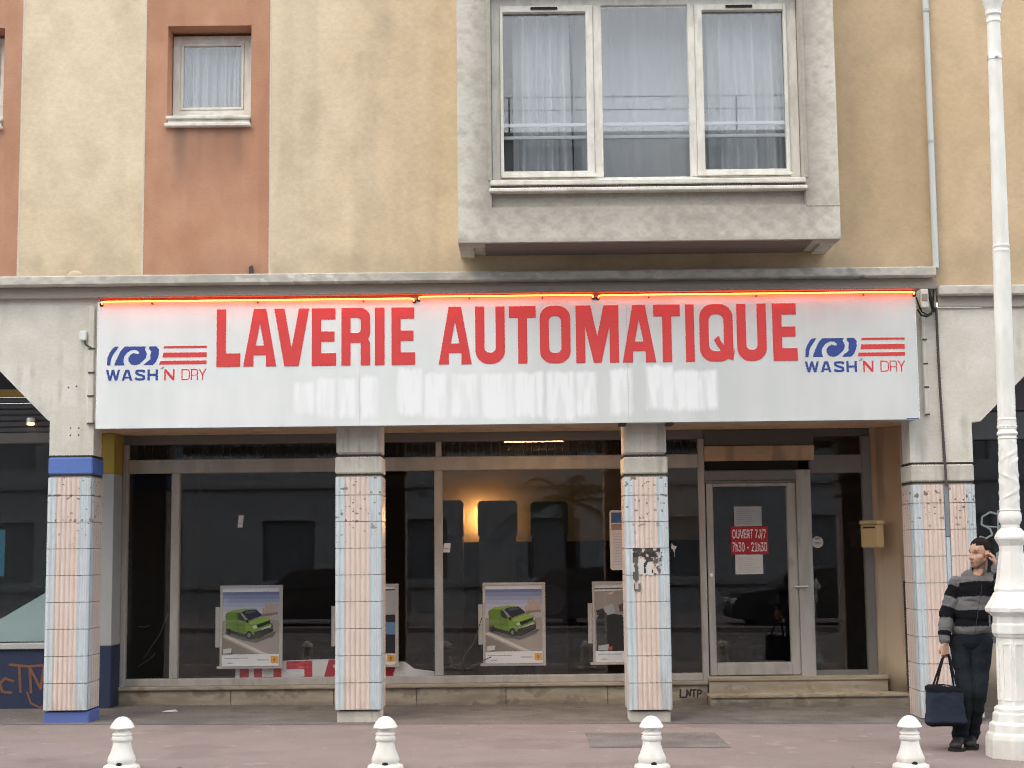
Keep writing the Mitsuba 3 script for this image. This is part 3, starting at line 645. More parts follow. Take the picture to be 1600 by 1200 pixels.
def van_poster(x0, label, right_only=False, kind='van'):
    t = thing('poster', label, 'poster', 'framed vehicle posters in the shop windows')
    z0, z1, w, y = 0.425, 1.322, 0.682, IY
    x1 = x0 + w
    part(t, 'frame', cat(bx(x0, x0 + .028, y - .012, y + .012, z0 + .03, z1 - .03, .004), bx(x1 - .038, x1, y - .012, y + .012, z0 + .03, z1 - .03, .004),
                         bx(x0, x1, y - .014, y + .012, z1 - .03, z1, .004), bx(x0 - .03, x1, y - .014, y + .012, z0, z0 + .03, .004)), M['paint'], col=(0.50, 0.47, 0.43))
    part(t, 'side_tab', bx(x0 - .05, x0 - .002, y - .01, y + .004, 0.655, 1.09, .003), M['paint'], col=(0.48, 0.45, 0.39))
    part(t, 'sheet', bx(x0 + .028, x1 - .038, y, y + .006, z0 + .03, z1 - .03, 0), M['paint'], col=(0.78, 0.78, 0.77))
    u = lambda a: x0 + .028 + a * (w - .066)
    h = lambda b: z1 - .03 - b * (z1 - z0 - .06)
    q = lambda *ps: [(u(a), h(b)) for a, b in ps]
    e = [0]
    def lay(name, pts, col, **k):
        e[0] += 1
        return flat(t, name, pts, y - 0.0009 * e[0], col, **k)
    if kind == 'van':
        # sky printed in bands of blue, then the ground
        cols = [(0.70, 0.72, 0.78), (0.17, 0.20, 0.36), (0.24, 0.28, 0.46), (0.33, 0.37, 0.53), (0.43, 0.46, 0.60), (0.52, 0.54, 0.64), (0.60, 0.60, 0.66)]
        zs = [0.0, 0.05, 0.09, 0.14, 0.19, 0.24, 0.30, 0.42]
        for c, a, b in zip(cols, zs[:-1], zs[1:]):
            lay('print', q((0, a), (1, a), (1, b), (0, b)), c)
            e[0] -= 1
        lay('print', q((0, 0.42), (0.6, 0.35), (1, 0.36), (1, 0.85), (0, 0.85)), (0.38, 0.33, 0.29))
        lay('print', q((0, 0.62), (0.06, 0.60), (0.80, 0.85), (0.68, 0.85)), (0.62, 0.57, 0.52))
        lay('print', q((0, 0.64), (0.6, 0.85), (0, 0.85)), (0.24, 0.20, 0.165))
        for i, hh in enumerate((0.26, 0.20, 0.23, 0.17, 0.22, 0.20)):
            lay('print', q((0.70 + .045 * i, hh), (0.74 + .045 * i, hh), (0.74 + .045 * i, 0.34), (0.70 + .045 * i, 0.34)), (0.52, 0.40, 0.32))
        lay('print', q((0.72, 0.33), (0.98, 0.315), (0.98, 0.345), (0.72, 0.36)), (0.30, 0.20, 0.17))
        # the green van: shadow, sills, sides, roof, bonnet, glass, grille, lamps, wheels
        lay('print', q((0.05, 0.56), (0.30, 0.60), (0.60, 0.66), (0.95, 0.56), (0.90, 0.62), (0.60, 0.70), (0.36, 0.67), (0.06, 0.59)), (0.13, 0.115, 0.10))
        lay('print', q((0.06, 0.50), (0.40, 0.58), (0.88, 0.47), (0.895, 0.56), (0.62, 0.655), (0.44, 0.65), (0.07, 0.565)), (0.025, 0.027, 0.03))
        lay('print', q((0.055, 0.335), (0.09, 0.31), (0.30, 0.31), (0.38, 0.41), (0.44, 0.45), (0.435, 0.60), (0.07, 0.525)), (0.145, 0.255, 0.035))
        lay('print', q((0.09, 0.31), (0.16, 0.285), (0.40, 0.263), (0.585, 0.27), (0.40, 0.29), (0.30, 0.312)), (0.27, 0.40, 0.085))
        lay('print', q((0.38, 0.425), (0.46, 0.435), (0.72, 0.37), (0.83, 0.385), (0.875, 0.43), (0.86, 0.525), (0.60, 0.60), (0.435, 0.60)), (0.20, 0.335, 0.05))
        lay('print', q((0.46, 0.435), (0.72, 0.37), (0.83, 0.385), (0.845, 0.41), (0.63, 0.47), (0.50, 0.47)), (0.30, 0.46, 0.085))
        lay('print', q((0.335, 0.315), (0.40, 0.288), (0.59, 0.276), (0.71, 0.35), (0.47, 0.415)), (0.03, 0.032, 0.042))
        lay('print', q((0.40, 0.300), (0.56, 0.285), (0.60, 0.305), (0.43, 0.335)), (0.09, 0.095, 0.12))
        lay('print', q((0.275, 0.325), (0.315, 0.325), (0.40, 0.415), (0.375, 0.43), (0.285, 0.40)), (0.035, 0.05, 0.03))
        lay('print', q((0.262, 0.325), (0.270, 0.325), (0.285, 0.565), (0.277, 0.565)), (0.07, 0.12, 0.02))
        lay('print', q((0.41, 0.41), (0.455, 0.405), (0.46, 0.445), (0.42, 0.45)), (0.03, 0.035, 0.025))
        lay('print', q((0.60, 0.475), (0.85, 0.415), (0.855, 0.45), (0.63, 0.515)), (0.02, 0.022, 0.02))
        lay('print', q((0.53, 0.49), (0.60, 0.475), (0.625, 0.515), (0.56, 0.525)), (0.55, 0.57, 0.52))
        lay('print', q((0.845, 0.415), (0.875, 0.425), (0.87, 0.45), (0.85, 0.448)), (0.55, 0.57, 0.52))
        lay('print', q((0.64, 0.545), (0.85, 0.475), (0.865, 0.50), (0.67, 0.575)), (0.50, 0.52, 0.48))
        lay('print', q((0.57, 0.565), (0.85, 0.505), (0.845, 0.565), (0.62, 0.64), (0.56, 0.62)), (0.03, 0.032, 0.03))
        lay('print', [(u(0.475) + 0.034 * math.cos(t), h(0.605) + 0.046 * math.sin(t)) for t in np.linspace(0, 2 * np.pi, 14)[:-1]], (0.012, 0.012, 0.013))
        lay('print', [(u(0.475) + 0.017 * math.cos(t), h(0.605) + 0.025 * math.sin(t)) for t in np.linspace(0, 2 * np.pi, 12)[:-1]], (0.20, 0.20, 0.20))
        lay('print', [(u(0.125) + 0.020 * math.cos(t), h(0.555) + 0.034 * math.sin(t)) for t in np.linspace(0, 2 * np.pi, 12)[:-1]], (0.012, 0.012, 0.013))
        lay('print', q((0.02, 0.78), (0.17, 0.77), (0.16, 0.83), (0.02, 0.84)), (0.62, 0.58, 0.56))
    elif kind == 'moto':
        lay('print', q((0, 0.0), (1, 0.0), (1, 0.07), (0, 0.07)), (0.70, 0.66, 0.62))
        lay('print', q((0, 0.09), (1, 0.07), (1, 0.86), (0, 0.86)), (0.36, 0.31, 0.28))
        lay('print', q((0, 0.05), (0.7, 0.045), (0.7, 0.062), (0, 0.065)), (0.10, 0.09, 0.09))
        lay('print', q((0.02, 0.45), (0.10, 0.36), (0.3, 0.38), (0.48, 0.40), (0.55, 0.55), (0.55, 0.86), (0.02, 0.86)), (0.025, 0.025, 0.03))
        lay('print', q((0.16, 0.29), (0.32, 0.25), (0.36, 0.37), (0.22, 0.40)), (0.42, 0.46, 0.50))
        lay('print', q((0.02, 0.34), (0.14, 0.31), (0.18, 0.36), (0.04, 0.40)), (0.04, 0.04, 0.04))
        lay('print', q((0.42, 0.27), (0.60, 0.22), (0.56, 0.34), (0.44, 0.36)), (0.10, 0.08, 0.07))
        lay('print', q((0.22, 0.12), (0.34, 0.09), (0.30, 0.14)), (0.62, 0.54, 0.48))
        lay('print', q((0.05, 0.79), (0.24, 0.77), (0.22, 0.85), (0.05, 0.85)), (0.45, 0.45, 0.45))
        lay('print', q((0.24, 0.80), (0.31, 0.80), (0.29, 0.85), (0.22, 0.85)), (0.55, 0.10, 0.06))
    else:
        lay('print', q((0, 0.03), (1, 0.03), (1, 0.36), (0, 0.36)), (0.50, 0.46, 0.44))
        lay('print', q((0, 0.05), (1, 0.03), (1, 0.045), (0, 0.12)), (0.12, 0.11, 0.11))
        lay('print', q((0, 0.38), (1, 0.36), (1, 0.87), (0, 0.87)), (0.025, 0.025, 0.03))
        lay('print', q((0, 0.43), (1, 0.46), (1, 0.62), (0, 0.58)), (0.16, 0.27, 0.46))
    lay('print', q((0, 0.86), (1, 0.86), (1, 1), (0, 1)), (0.80, 0.80, 0.80))
    lay('print', q((0.86, 0.875), (0.99, 0.875), (0.99, 0.965), (0.86, 0.965)), (0.75, 0.36, 0.05))
    lay('print', q((0.925, 0.885), (0.955, 0.92), (0.925, 0.955), (0.895, 0.92)), (0.45, 0.22, 0.04))
    for a, b, c, dd in ((0.04, 0.46, 0.893, 0.905), (0.62, 0.82, 0.915, 0.93), (0.10, 0.20, 0.955, 0.967)):
        lay('print', q((a, c), (b, c), (b, dd), (a, dd)), (0.45, 0.46, 0.5))
    return t
van_poster(-3.205, 'framed green van poster in the left shop window')
van_poster(-1.944, 'framed blue and black poster half hidden by the second pillar', kind='blue')
van_poster(-0.345, 'framed green van poster in the middle shop window')
van_poster(0.848, 'framed dark motorcycle poster half hidden by the third pillar', kind='moto')

# old sign panel standing upside down behind the left window
ob = thing('old_sign_panel', 'white panel with upside down red letters lying low behind the left window', 'sign')
part(ob, 'panel', ext(Polygon([(-3.06, 0.20), (-3.04, 0.485), (-2.0, 0.515), (-1.20, 0.475), (-1.10, 0.40), (-0.88, 0.37), (-0.88, 0.2)]), W + 0.19, 0.015), M['paint'], col=(0.72, 0.72, 0.70))
part(ob, 'edge_strip', ext(Polygon([(-1.75, 0.47), (-1.28, 0.455), (-1.28, 0.495), (-1.75, 0.515)]), W + 0.172, 0.004), M['paint'], col=(0.45, 0.03, 0.05))

# ---- block capitals of the sign, drawn as outlines
def glyph(ch, w, h, s, b):
    """A heavy condensed capital w wide and h high: upright strokes s wide, bars b high; origin bottom left."""
    R = lambda x0, z0, x1, z1: sbox(x0, z0, x1, z1)
    rr = lambda x0, z0, x1, z1, r: sbox(x0, z0, x1, z1).buffer(-r).buffer(r, quad_segs=8)
    if ch == 'L':
        return R(0, 0, s, h).union(R(0, 0, w, b * 1.2))
    if ch == 'I':
        return R(0, 0, w, h)
    if ch == 'T':
        return R(0, h - b * 1.05, w, h).union(R(w / 2 - s / 2, 0, w / 2 + s / 2, h))
    if ch == 'E':
        return unary_union([R(0, 0, s, h), R(0, 0, w, b * 1.12), R(0, h * 0.425, w * 0.93, h * 0.425 + b * 0.9), R(0, h - b, w * 0.97, h)])
    if ch == 'U':
        o = rr(0, 0, w, h + 0.3, w * 0.46).intersection(R(0, 0, w, h))
        return o.difference(rr(s, b, w - s, h + 0.5, (w - 2 * s) * 0.45))
    if ch in 'OQ':
        o = rr(0, 0, w, h, w * 0.40).difference(rr(s, b * 0.9, w - s, h - b * 0.9, (w - 2 * s) * 0.42))
        if ch == 'Q':
            o = o.union(Polygon([(w * 0.44, h * 0.37), (w * 0.56, h * 0.43), (w * 0.62, h * 0.34), (w * 0.98, h * 0.10), (w * 1.04, h * 0.17), (w * 0.99, h * 0.02), (w * 0.84, h * 0.055), (w * 0.55, h * 0.26)]))
        return o
    if ch == 'D':
        o = rr(-w, 0, w, h, w * 0.42).intersection(R(0, 0, w, h))
        return o.difference(rr(-w, b, w - s, h - b, (w - s) * 0.3).intersection(R(s, 0, w, h)))
    if ch == 'R':
        o = rr(-w, h * 0.40, w, h, w * 0.34).intersection(R(0, 0, w, h)).difference(rr(-w, h * 0.40 + b * 0.85, w - s, h - b * 0.85, w * 0.16).intersection(R(s, 0, w, h)))
        leg = rr(w * 0.2, -0.3, w * 1.0, h * 0.47, w * 0.22).intersection(R(w - s * 1.02, 0, w, h * 0.47))
        return unary_union([R(0, 0, s, h), o, leg, R(s, h * 0.40, w * 0.78, h * 0.40 + b * 0.85)])
    if ch == 'A':
        o = Polygon([(0, 0), (w * 0.32, h), (w * 0.68, h), (w, 0), (w - s * 1.12, 0), (w * 0.715, h * 0.20), (w * 0.285, h * 0.20), (s * 1.12, 0)])
        return o.difference(Polygon([(w * 0.345, h * 0.35), (w * 0.655, h * 0.35), (w * 0.5, h * 0.80)]))
    if ch == 'V':
        return Polygon([(0, h), (w * 0.30, 0), (w * 0.70, 0), (w, h), (w - s * 1.12, h), (w * 0.5, h * 0.25), (s * 1.12, h)])
    if ch == 'M':
        return Polygon([(0, 0), (0, h), (w * 0.33, h), (w * 0.5, h * 0.42), (w * 0.67, h), (w, h), (w, 0), (w - s, 0), (w - s, h * 0.72), (w * 0.58, 0.0), (w * 0.42, 0.0), (s, h * 0.72), (s, 0)])
    if ch == 'N':
        return Polygon([(0, 0), (0, h), (s * 1.3, h), (w - s, h * 0.3), (w - s, h), (w, h), (w, 0), (w - s * 1.3, 0), (s, h * 0.7), (s, 0)])
    if ch == 'Y':
        return Polygon([(0, h), (w / 2 - s / 2, h * 0.42), (w / 2 - s / 2, 0), (w / 2 + s / 2, 0), (w / 2 + s / 2, h * 0.42), (w, h), (w - s * 1.2, h), (w / 2, h * 0.56), (s * 1.2, h)])
    if ch == 'H':
        return unary_union([R(0, 0, s, h), R(w - s, 0, w, h), R(0, h / 2 - b / 2, w, h / 2 + b / 2)])
    if ch == 'W':
        return Polygon([(0, h), (w * 0.2, 0), (w * 0.36, 0), (w * 0.5, h * 0.6), (w * 0.64, 0), (w * 0.8, 0), (w, h), (w - s, h), (w * 0.72, h * 0.35), (w * 0.58, h), (w * 0.42, h), (w * 0.28, h * 0.35), (s, h)])
    if ch == 'S':
        c = LineString([(w * 0.92, h * 0.72), (w * 0.86, h * 0.86), (w * 0.66, h - s / 2), (w * 0.34, h - s / 2), (w * 0.12, h * 0.84), (w * 0.14, h * 0.64), (w * 0.36, h * 0.54), (w * 0.66, h * 0.46), (w * 0.88, h * 0.36), (w * 0.88, h * 0.16), (w * 0.66, s / 2), (w * 0.34, s / 2), (w * 0.12, h * 0.14), (w * 0.06, h * 0.28)])
        return c.buffer(s / 2, cap_style=2, join_style=1)
    raise ValueError(ch)

for ch, cx in (('E', -2.50), ('I', -2.76), ('V', -2.06), ('R', -2.86), ('A', -1.72)):
    pass
red = (0.50, 0.025, 0.045)
x = -3.0
for ch, w in (('E', 0.0), ('I', 0.10), ('R', 0.30), ('E', 0.28), ('V', 0.42), ('A', 0.40)):
    if w == 0:
        continue
    g = affinity.rotate(glyph(ch, w, 0.45, 0.085, 0.09), 180, origin=(w / 2, 0.225))
    g = affinity.translate(g, x, 0.06).intersection(Polygon([(-3.1, 0.2), (-3.1, 0.478), (-2.0, 0.508), (-1.2, 0.468), (-1.2, 0.2)]))
    part(ob, 'letter', ext(g, W + 0.1745, 0.003), M['paint'], col=red)
    x += w + 0.055

# notices
nt = thing('door_sign', 'red opening hours sign with white writing on the door glass', 'sign')
dy = W - 0.012
part(nt, 'plate', bx(2.358, 2.766, dy - .006, dy, 1.598, 1.902, .002), M['paint'], col=(0.42, 0.02, 0.03))
def words(parent, text, x0, x1, z0, h, y, col, bold=True, name='lettering'):
    m = meshkit.text_mesh(text, h, 0.001, bold)
    v = m.vertices.copy()
    v[:, 0] = x0 + (v[:, 0] - v[:, 0].min()) / (v[:, 0].max() - v[:, 0].min()) * (x1 - x0)
    return part(parent, name, trimesh.Trimesh(np.column_stack([v[:, 0], y - v[:, 2], z0 + v[:, 1]]), m.faces, process=False), M['paint'], col=col)
words(nt, 'OUVERT 7J/7', 2.376, 2.742, 1.775, 0.092, dy - .0062, (0.80, 0.72, 0.72))
words(nt, '7h30 - 21h30', 2.374, 2.750, 1.632, 0.096, dy - .0062, (0.82, 0.70, 0.70))
for z0, z1, lab, c in ((1.904, 2.118, 'grey paper notice taped above the red opening hours sign', (0.40, 0.42, 0.44)), (1.385, 1.596, 'white paper notice taped below the red opening hours sign', (0.62, 0.60, 0.56))):
    pn = thing('paper_notice', lab, 'notice')
    part(pn, 'sheet', bx(2.402, 2.703, dy - .0015, dy, z0, z1, 0), M['paint'], col=c)
    for i in range(8):
        zz = z1 - 0.03 - i * 0.022
        part(pn, 'print_line', bx(2.43, 2.43 + random.uniform(0.15, 0.24), dy - .0024, dy - .0016, zz - 0.006, zz, 0), M['paint'], col=np.array(c) * 0.72)
st = thing('round_sticker', 'round white sticker on the narrow glass right of the door', 'sticker')
part(st, 'disc', ext(Point(3.303, 1.722).buffer(0.063, quad_segs=12), W - 0.004, 0.001), M['paint'], col=(0.66, 0.58, 0.57))
part(st, 'mark', ext(unary_union([Polygon([(3.27, 1.755), (3.335, 1.755), (3.32, 1.772), (3.285, 1.772)]), sbox(3.262, 1.715, 3.343, 1.722), sbox(3.27, 1.702, 3.335, 1.707)]), W - 0.0052, 0.0006), M['paint'], col=(0.15, 0.16, 0.2))
nb = thing('information_panel', 'white information panel with blue head behind the third pillar', 'notice')
part(nb, 'board', ext(sbox(1.045, 1.445, 1.36, 2.093).buffer(-.03).buffer(.03), W - 0.01, 0.012), M['paint'], col=(0.62, 0.57, 0.56))
part(nb, 'header', bx(1.064, 1.33, W - .0235, W - .0225, 1.955, 2.068, 0), M['paint'], col=(0.05, 0.12, 0.28))
part(nb, 'photo_strip', bx(1.064, 1.33, W - .0235, W - .0225, 1.88, 1.945, 0), M['paint'], col=(0.34, 0.22, 0.18))
for i in range(12):
    part(nb, 'print_line', bx(1.08, 1.30, W - .0235, W - .0225, 1.83 - i * 0.03, 1.838 - i * 0.03, 0), M['paint'], col=(0.45, 0.42, 0.42))
for (x0, x1, z0, z1), lab in (((-2.999, -2.945, 1.950, 2.082), 'small white paper label high on the left window'), ((-0.764, -0.690, 1.656, 1.756), 'small white paper label beside the middle mullion')):
    pt = thing('paper_label', lab, 'label')
    part(pt, 'sheet', ext(affinity.skew(sbox(x0, z0, x1, z1), 6, 0), W - 0.006, 0.001), M['paint'], col=(0.66, 0.66, 0.64))
    part(pt, 'print', ext(sbox(x0 + .012, z0 + .035, x1 - .012, z0 + .045), W - 0.0072, 0.0006), M['paint'], col=(0.3, 0.3, 0.3))
lf = thing('leaf_sticker', 'small pale leaf shaped sticker right of the third pillar', 'sticker')
part(lf, 'blade', ext(Polygon([(1.715, 1.73), (1.74, 1.70), (1.775, 1.695), (1.755, 1.665), (1.745, 1.61), (1.73, 1.66), (1.71, 1.67)]), W - 0.006, 0.001), M['paint'], col=(0.62, 0.62, 0.58))
part(lf, 'stem', ext(Polygon([(1.742, 1.61), (1.747, 1.61), (1.752, 1.58), (1.748, 1.58)]), W - 0.006, 0.001), M['paint'], col=(0.6, 0.6, 0.55))
# torn poster on the third pillar
tp = thing('torn_poster', 'blackened remains of a torn poster on the third pillar', 'poster')
def ragged(x0, x1, z0, z1, seed, amp=0.012):
    r = np.random.default_rng(seed)
    n = 8
    P = [(x0 + (x1 - x0) * i / n, z0 + r.uniform(-amp, amp)) for i in range(n)] + [(x1 + r.uniform(-amp, amp), z0 + (z1 - z0) * i / n) for i in range(n)]
    P += [(x1 - (x1 - x0) * i / n, z1 + r.uniform(-amp, amp)) for i in range(n)] + [(x0 + r.uniform(-amp, amp), z1 - (z1 - z0) * i / n) for i in range(n)]
    return Polygon(P).buffer(0)
for i, (a, b, c, e, col, th_) in enumerate(((1.150, 1.425, 1.585, 1.622, .045, .34), (1.150, 1.41, 1.632, 1.655, .07, .42), (1.148, 1.200, 1.31, 1.58, .11, .46), (1.155, 1.215, 1.255, 1.33, .16, .48), (1.255, 1.335, 1.43, 1.575, .06, .46), (1.35, 1.425, 1.42, 1.575, .13, .50))):
    xs_, zs_ = np.arange(a, b, 0.011), np.arange(c, e, 0.011)
    cells = [sbox(x_, z_, x_ + .0115, z_ + .0115) for x_ in xs_ for z_ in zs_ if meshkit.fbm(np.array([x_ * 28, z_ * 20, i * 3.1]), 3) > th_]
    if cells:
        part(tp, 'scrap', ext(unary_union(cells).buffer(.002).buffer(-.002).simplify(.001), -0.0455, 0.003), M['matt'], col=(col, col * 0.95, col * 0.88))
part(tp, 'paper', ext(ragged(1.20, 1.345, 1.41, 1.565, 40, 0.012), -0.0445, 0.003), M['matt'], col=(0.58, 0.55, 0.52))
# letter box on the splayed jamb
mb = thing('letter_box', 'small yellow letter box fixed to the jamb right of the door', 'letter box')
def turned(m, a, c):
    return m.apply_transform(trimesh.transformations.rotation_matrix(math.radians(a), [0, 0, 1], c))
cb = [3.87, 1.53, 1.8]
part(mb, 'body', turned(bx(3.745, 3.935, 1.43, 1.63, 1.655, 1.90, .012), -32, cb), M['paint'], 30, col=(0.55, 0.39, 0.18))
part(mb, 'lid', turned(bx(3.735, 3.945, 1.415, 1.64, 1.902, 1.945, .012), -32, cb), M['paint'], 30, col=(0.58, 0.43, 0.22))
part(mb, 'slot', turned(bx(3.775, 3.905, 1.426, 1.431, 1.862, 1.878, .001), -32, cb), M['matt'], col=(0.05, 0.04, 0.03))

# ------------------------------------------------------------------ the big sign and its neon
G = thing('shop_sign', 'wide white sign with red lettering over the laundrette windows', 'sign')
SY = -0.25
def quadslab(x0, x1, y0, y1, zl0, zl1, zr0, zr1):
    return trimesh.convex.convex_hull([[x, y, z] for x, a, b in ((x0, zl0, zl1), (x1, zr0, zr1)) for y in (y0, y1) for z in (a, b)])
sz = lambda x, b: (2.869 + (x + 4.01) / 7.93 * 0.006) if b == 0 else (4.105 + (x + 4.01) / 7.93 * 0.012)
for a, b in ((-4.012, -1.4785), (-1.4765, 1.12), (1.122, 3.922)):
    part(G, 'face_panel', quadslab(a, b, SY, SY + 0.02, sz(a, 0), sz(a, 1), sz(b, 0), sz(b, 1)), M['sign'])
part(G, 'casing', bx(-4.005, 3.916, SY + 0.0205, -0.012, 2.876, 4.10, .004), M['paint'], col=(0.40, 0.40, 0.39))
part(G, 'edge_trim', cat(bx(-4.018, -4.0125, SY - .002, SY + 0.03, 2.868, 4.105, .001), bx(3.9225, 3.928, SY - .002, SY + 0.03, 2.874, 4.117, .001)), M['metal'])
part(G, 'blue_tape', bx(3.80, 3.918, SY - .0015, SY - .0003, 2.878, 2.888, 0), M['paint'], col=(0.08, 0.12, 0.32))
part(G, 'neon_hood', cat(bx(-4.0, 3.93, SY - 0.085, SY + 0.02, 4.137, 4.1435, .001), bx(-4.0, 3.93, SY + 0.004, SY + 0.02, 4.121, 4.1365, .001)), M['paint'], col=(0.20, 0.12, 0.10))
for x0, x1, c in ((-4.165, -4.105, 0.36), (4.035, 4.072, 0.42)):
    part(G, 'side_rail', bx(x0, x1, -0.035, -0.001, 2.93, 4.10, .008), M['masonry'])
    for z in (2.94, 3.21, 3.441, 3.679):
        part(G, 'clip', bx(x0 + .004, x1 + .012, -0.045, -0.030, z - .008, z + .008, .002), M['matt'], col=(0.08, 0.075, 0.07))
part(G, 'lower_tab', cat(bx(1.03, 1.10, SY + .02, -.02, 2.852, 2.868, .002), bx(1.49, 1.56, SY + .02, -.02, 2.852, 2.868, .002)), M['matt'], col=(0.06, 0.055, 0.05))
SRED = (0.60, 0.055, 0.055)
LT = [('L', -2.853, -2.635), ('A', -2.593, -2.286), ('V', -2.295, -1.969), ('E', -1.930, -1.706), ('R', -1.644, -1.376), ('I', -1.318, -1.236), ('E', -1.158, -0.941),
      ('A', -0.701, -0.394), ('U', -0.346, -0.070), ('T', -0.017, 0.232), ('O', 0.280, 0.566), ('M', 0.630, 1.034), ('A', 1.081, 1.392), ('T', 1.384, 1.631), ('I', 1.693, 1.767), ('Q', 1.829, 2.142), ('U', 2.191, 2.466), ('E', 2.538, 2.764)]
for ch, a, b in LT:
    g = affinity.translate(glyph(ch, b - a, 0.552, 0.078 if ch != 'I' else b - a, 0.100), a, 3.462)
    g = g.buffer(0.005, join_style=2)
    part(G, 'letter', ext(g, SY - 0.0002, 0.006), M['paint'], col=SRED)

def logo(x0, z0, w):
    """Wave badge, three stripes and the words below; w is the badge width, z0 its foot."""
    lg = numbered(f'{G}__logo')
    labels[lg] = {'label': 'blue wave and red stripe logo at the left end' if x0 < 0 else 'blue wave and red stripe logo at the right end'}
    k = w / 600.0
    P = lambda *ps: Polygon([(x0 + (a - 200) * k, z0 + (515 - b) * k * 0.995) for a, b in ps])
    y = SY - 0.0002
    BL = (0.035, 0.065, 0.27)
    ser = P((200, 515), (203, 430), (225, 375), (262, 318), (290, 300), (330, 300), (300, 345), (262, 400), (246, 440), (235, 515))
    big = P((285, 515), (292, 480), (320, 420), (340, 370), (385, 312), (400, 300), (640, 300), (625, 330), (650, 380), (640, 430), (605, 470), (560, 505), (515, 515), (470, 505), (445, 470), (440, 430), (462, 395), (500, 375), (555, 390), (562, 365), (530, 340), (480, 338), (425, 370), (390, 420), (385, 470), (400, 515))
    tailr = P((610, 515), (650, 478), (690, 450), (690, 400), (700, 360), (670, 320), (680, 300), (755, 300), (785, 335), (785, 390), (775, 430), (752, 480), (720, 515))
    for g in (ser, big, tailr):
        part(lg, 'wave', ext(g.buffer(0), y, 0.003), M['paint'], col=BL)
    for s in (P((845, 300), (1328, 300), (1328, 325), (835, 325)), P((838, 375), (1328, 375), (1328, 430), (828, 430)), P((808, 470), (1328, 468), (1328, 510), (788, 512))):
        part(lg, 'stripe', ext(s, y, 0.003), M['paint'], col=SRED)
    hz = z0 - (690 - 515) * k
    h = 125 * k
    for ch, a, b in (('W', 190, 350), ('A', 370, 490), ('S', 520, 635), ('H', 660, 778)):
        part(lg, 'letter', ext(affinity.translate(glyph(ch, (b - a) * k, h, 26 * k, 24 * k), x0 + (a - 200) * k, hz), y, 0.003), M['paint'], col=BL)
    part(lg, 'apostrophe', ext(P((800, 568), (830, 535), (850, 535), (835, 560)), y, 0.003), M['paint'], col=(0.25, 0.27, 0.33))
    for ch, a, b, s in (('N', 850, 965, 17), ('D', 1045, 1140, 11), ('R', 1152, 1232, 11), ('Y', 1240, 1325, 11)):
        part(lg, 'letter', ext(affinity.translate(glyph(ch, (b - a) * k, h, s * k, s * k), x0 + (a - 200) * k, hz), y, 0.003), M['paint'], col=SRED)
logo(-3.918, 3.482, 0.513)
logo(2.843, 3.490, 0.513)
NEON = {'type': 'area', 'radiance': {'type': 'rgb', 'value': [2.2, 0.21, 0.035]}}
for i, (a, b, z, lab) in enumerate(((-3.985, -0.935, 4.100, 'glowing red orange neon tube along the left of the sign top'), (-0.905, 0.806, 4.116, 'glowing red orange neon tube along the middle of the sign top'), (0.838, 3.922, 4.112, 'glowing red orange neon tube along the right of the sign top'))):
    t = thing('neon_tube', lab, 'neon tube', 'neon tubes along the sign top')
    y = SY - 0.045
    pts = [[a + 0.01, y + 0.035, z - 0.02], [a + 0.015, y + 0.01, z - 0.004], [a + 0.05, y, z], [b - 0.05, y, z], [b - 0.015, y + 0.01, z - 0.004], [b - 0.01, y + 0.035, z - 0.02]]
    scene[f'{t}__tube'] = mikit.ply(tube(pts, 0.0072, 10), M['paint'], True, emitter=NEON)
    part(t, 'electrode', cat(bx(a - .012, a + .022, y + .03, y + .042, z - .04, z - .008, .004), bx(b - .022, b + .012, y + .03, y + .042, z - .04, z - .008, .004)), M['matt'], col=(0.03, 0.02, 0.02))
    for xx in np.linspace(a + 0.5, b - 0.5, max(2, int((b - a) / 0.9))):
        part(t, 'bracket', bx(xx - .006, xx + .006, y + .004, SY + .01, z - .026, z - .011, .002), M['matt'], col=(0.10, 0.05, 0.05))
nx = thing('neon_transformer', 'grey electrical box with loose cables at the right end of the neon', 'electrical box')
part(nx, 'case', bx(3.985, 4.062, -0.24, -0.09, 3.965, 4.15, .008), M['concrete'], 30)
part(nx, 'plate', bx(3.995, 4.052, -0.246, -0.2405, 4.03, 4.10, .002), M['paint'], col=(0.25, 0.22, 0.2))
part(nx, 'cable', cat(tube([[4.0, -0.2, 3.97], [3.96, -0.2, 3.95], [4.0, -0.18, 3.90], [4.06, -0.15, 3.89], [4.12, -0.1, 3.92], [4.15, -0.06, 4.02], [4.17, -0.05, 4.20]], 0.010, 8), tube([[3.93, -0.28, 4.06], [3.96, -0.24, 4.0], [4.0, -0.2, 3.93], [4.08, -0.12, 3.91], [4.18, -0.04, 3.98]], 0.008, 8),
                      tube([[4.10, -0.1, 4.17], [4.13, -0.08, 4.05], [4.16, -0.05, 3.95]], 0.018, 8)), M['matt'], True, col=(0.035, 0.03, 0.03))
al = thing('junction_box', 'small white junction box left of the sign on the arcade wall', 'electrical box')
part(al, 'case', bx(-4.25, -4.18, -0.05, -0.001, 3.76, 3.855, .008), M['paint'], 30, col=(0.72, 0.74, 0.74))
part(al, 'cable', tube([[-4.20, -0.03, 3.76], [-4.19, -0.03, 3.72], [-4.16, -0.03, 3.70], [-4.13, -0.03, 3.69]], 0.008, 8), M['matt'], True, col=(0.06, 0.06, 0.06))

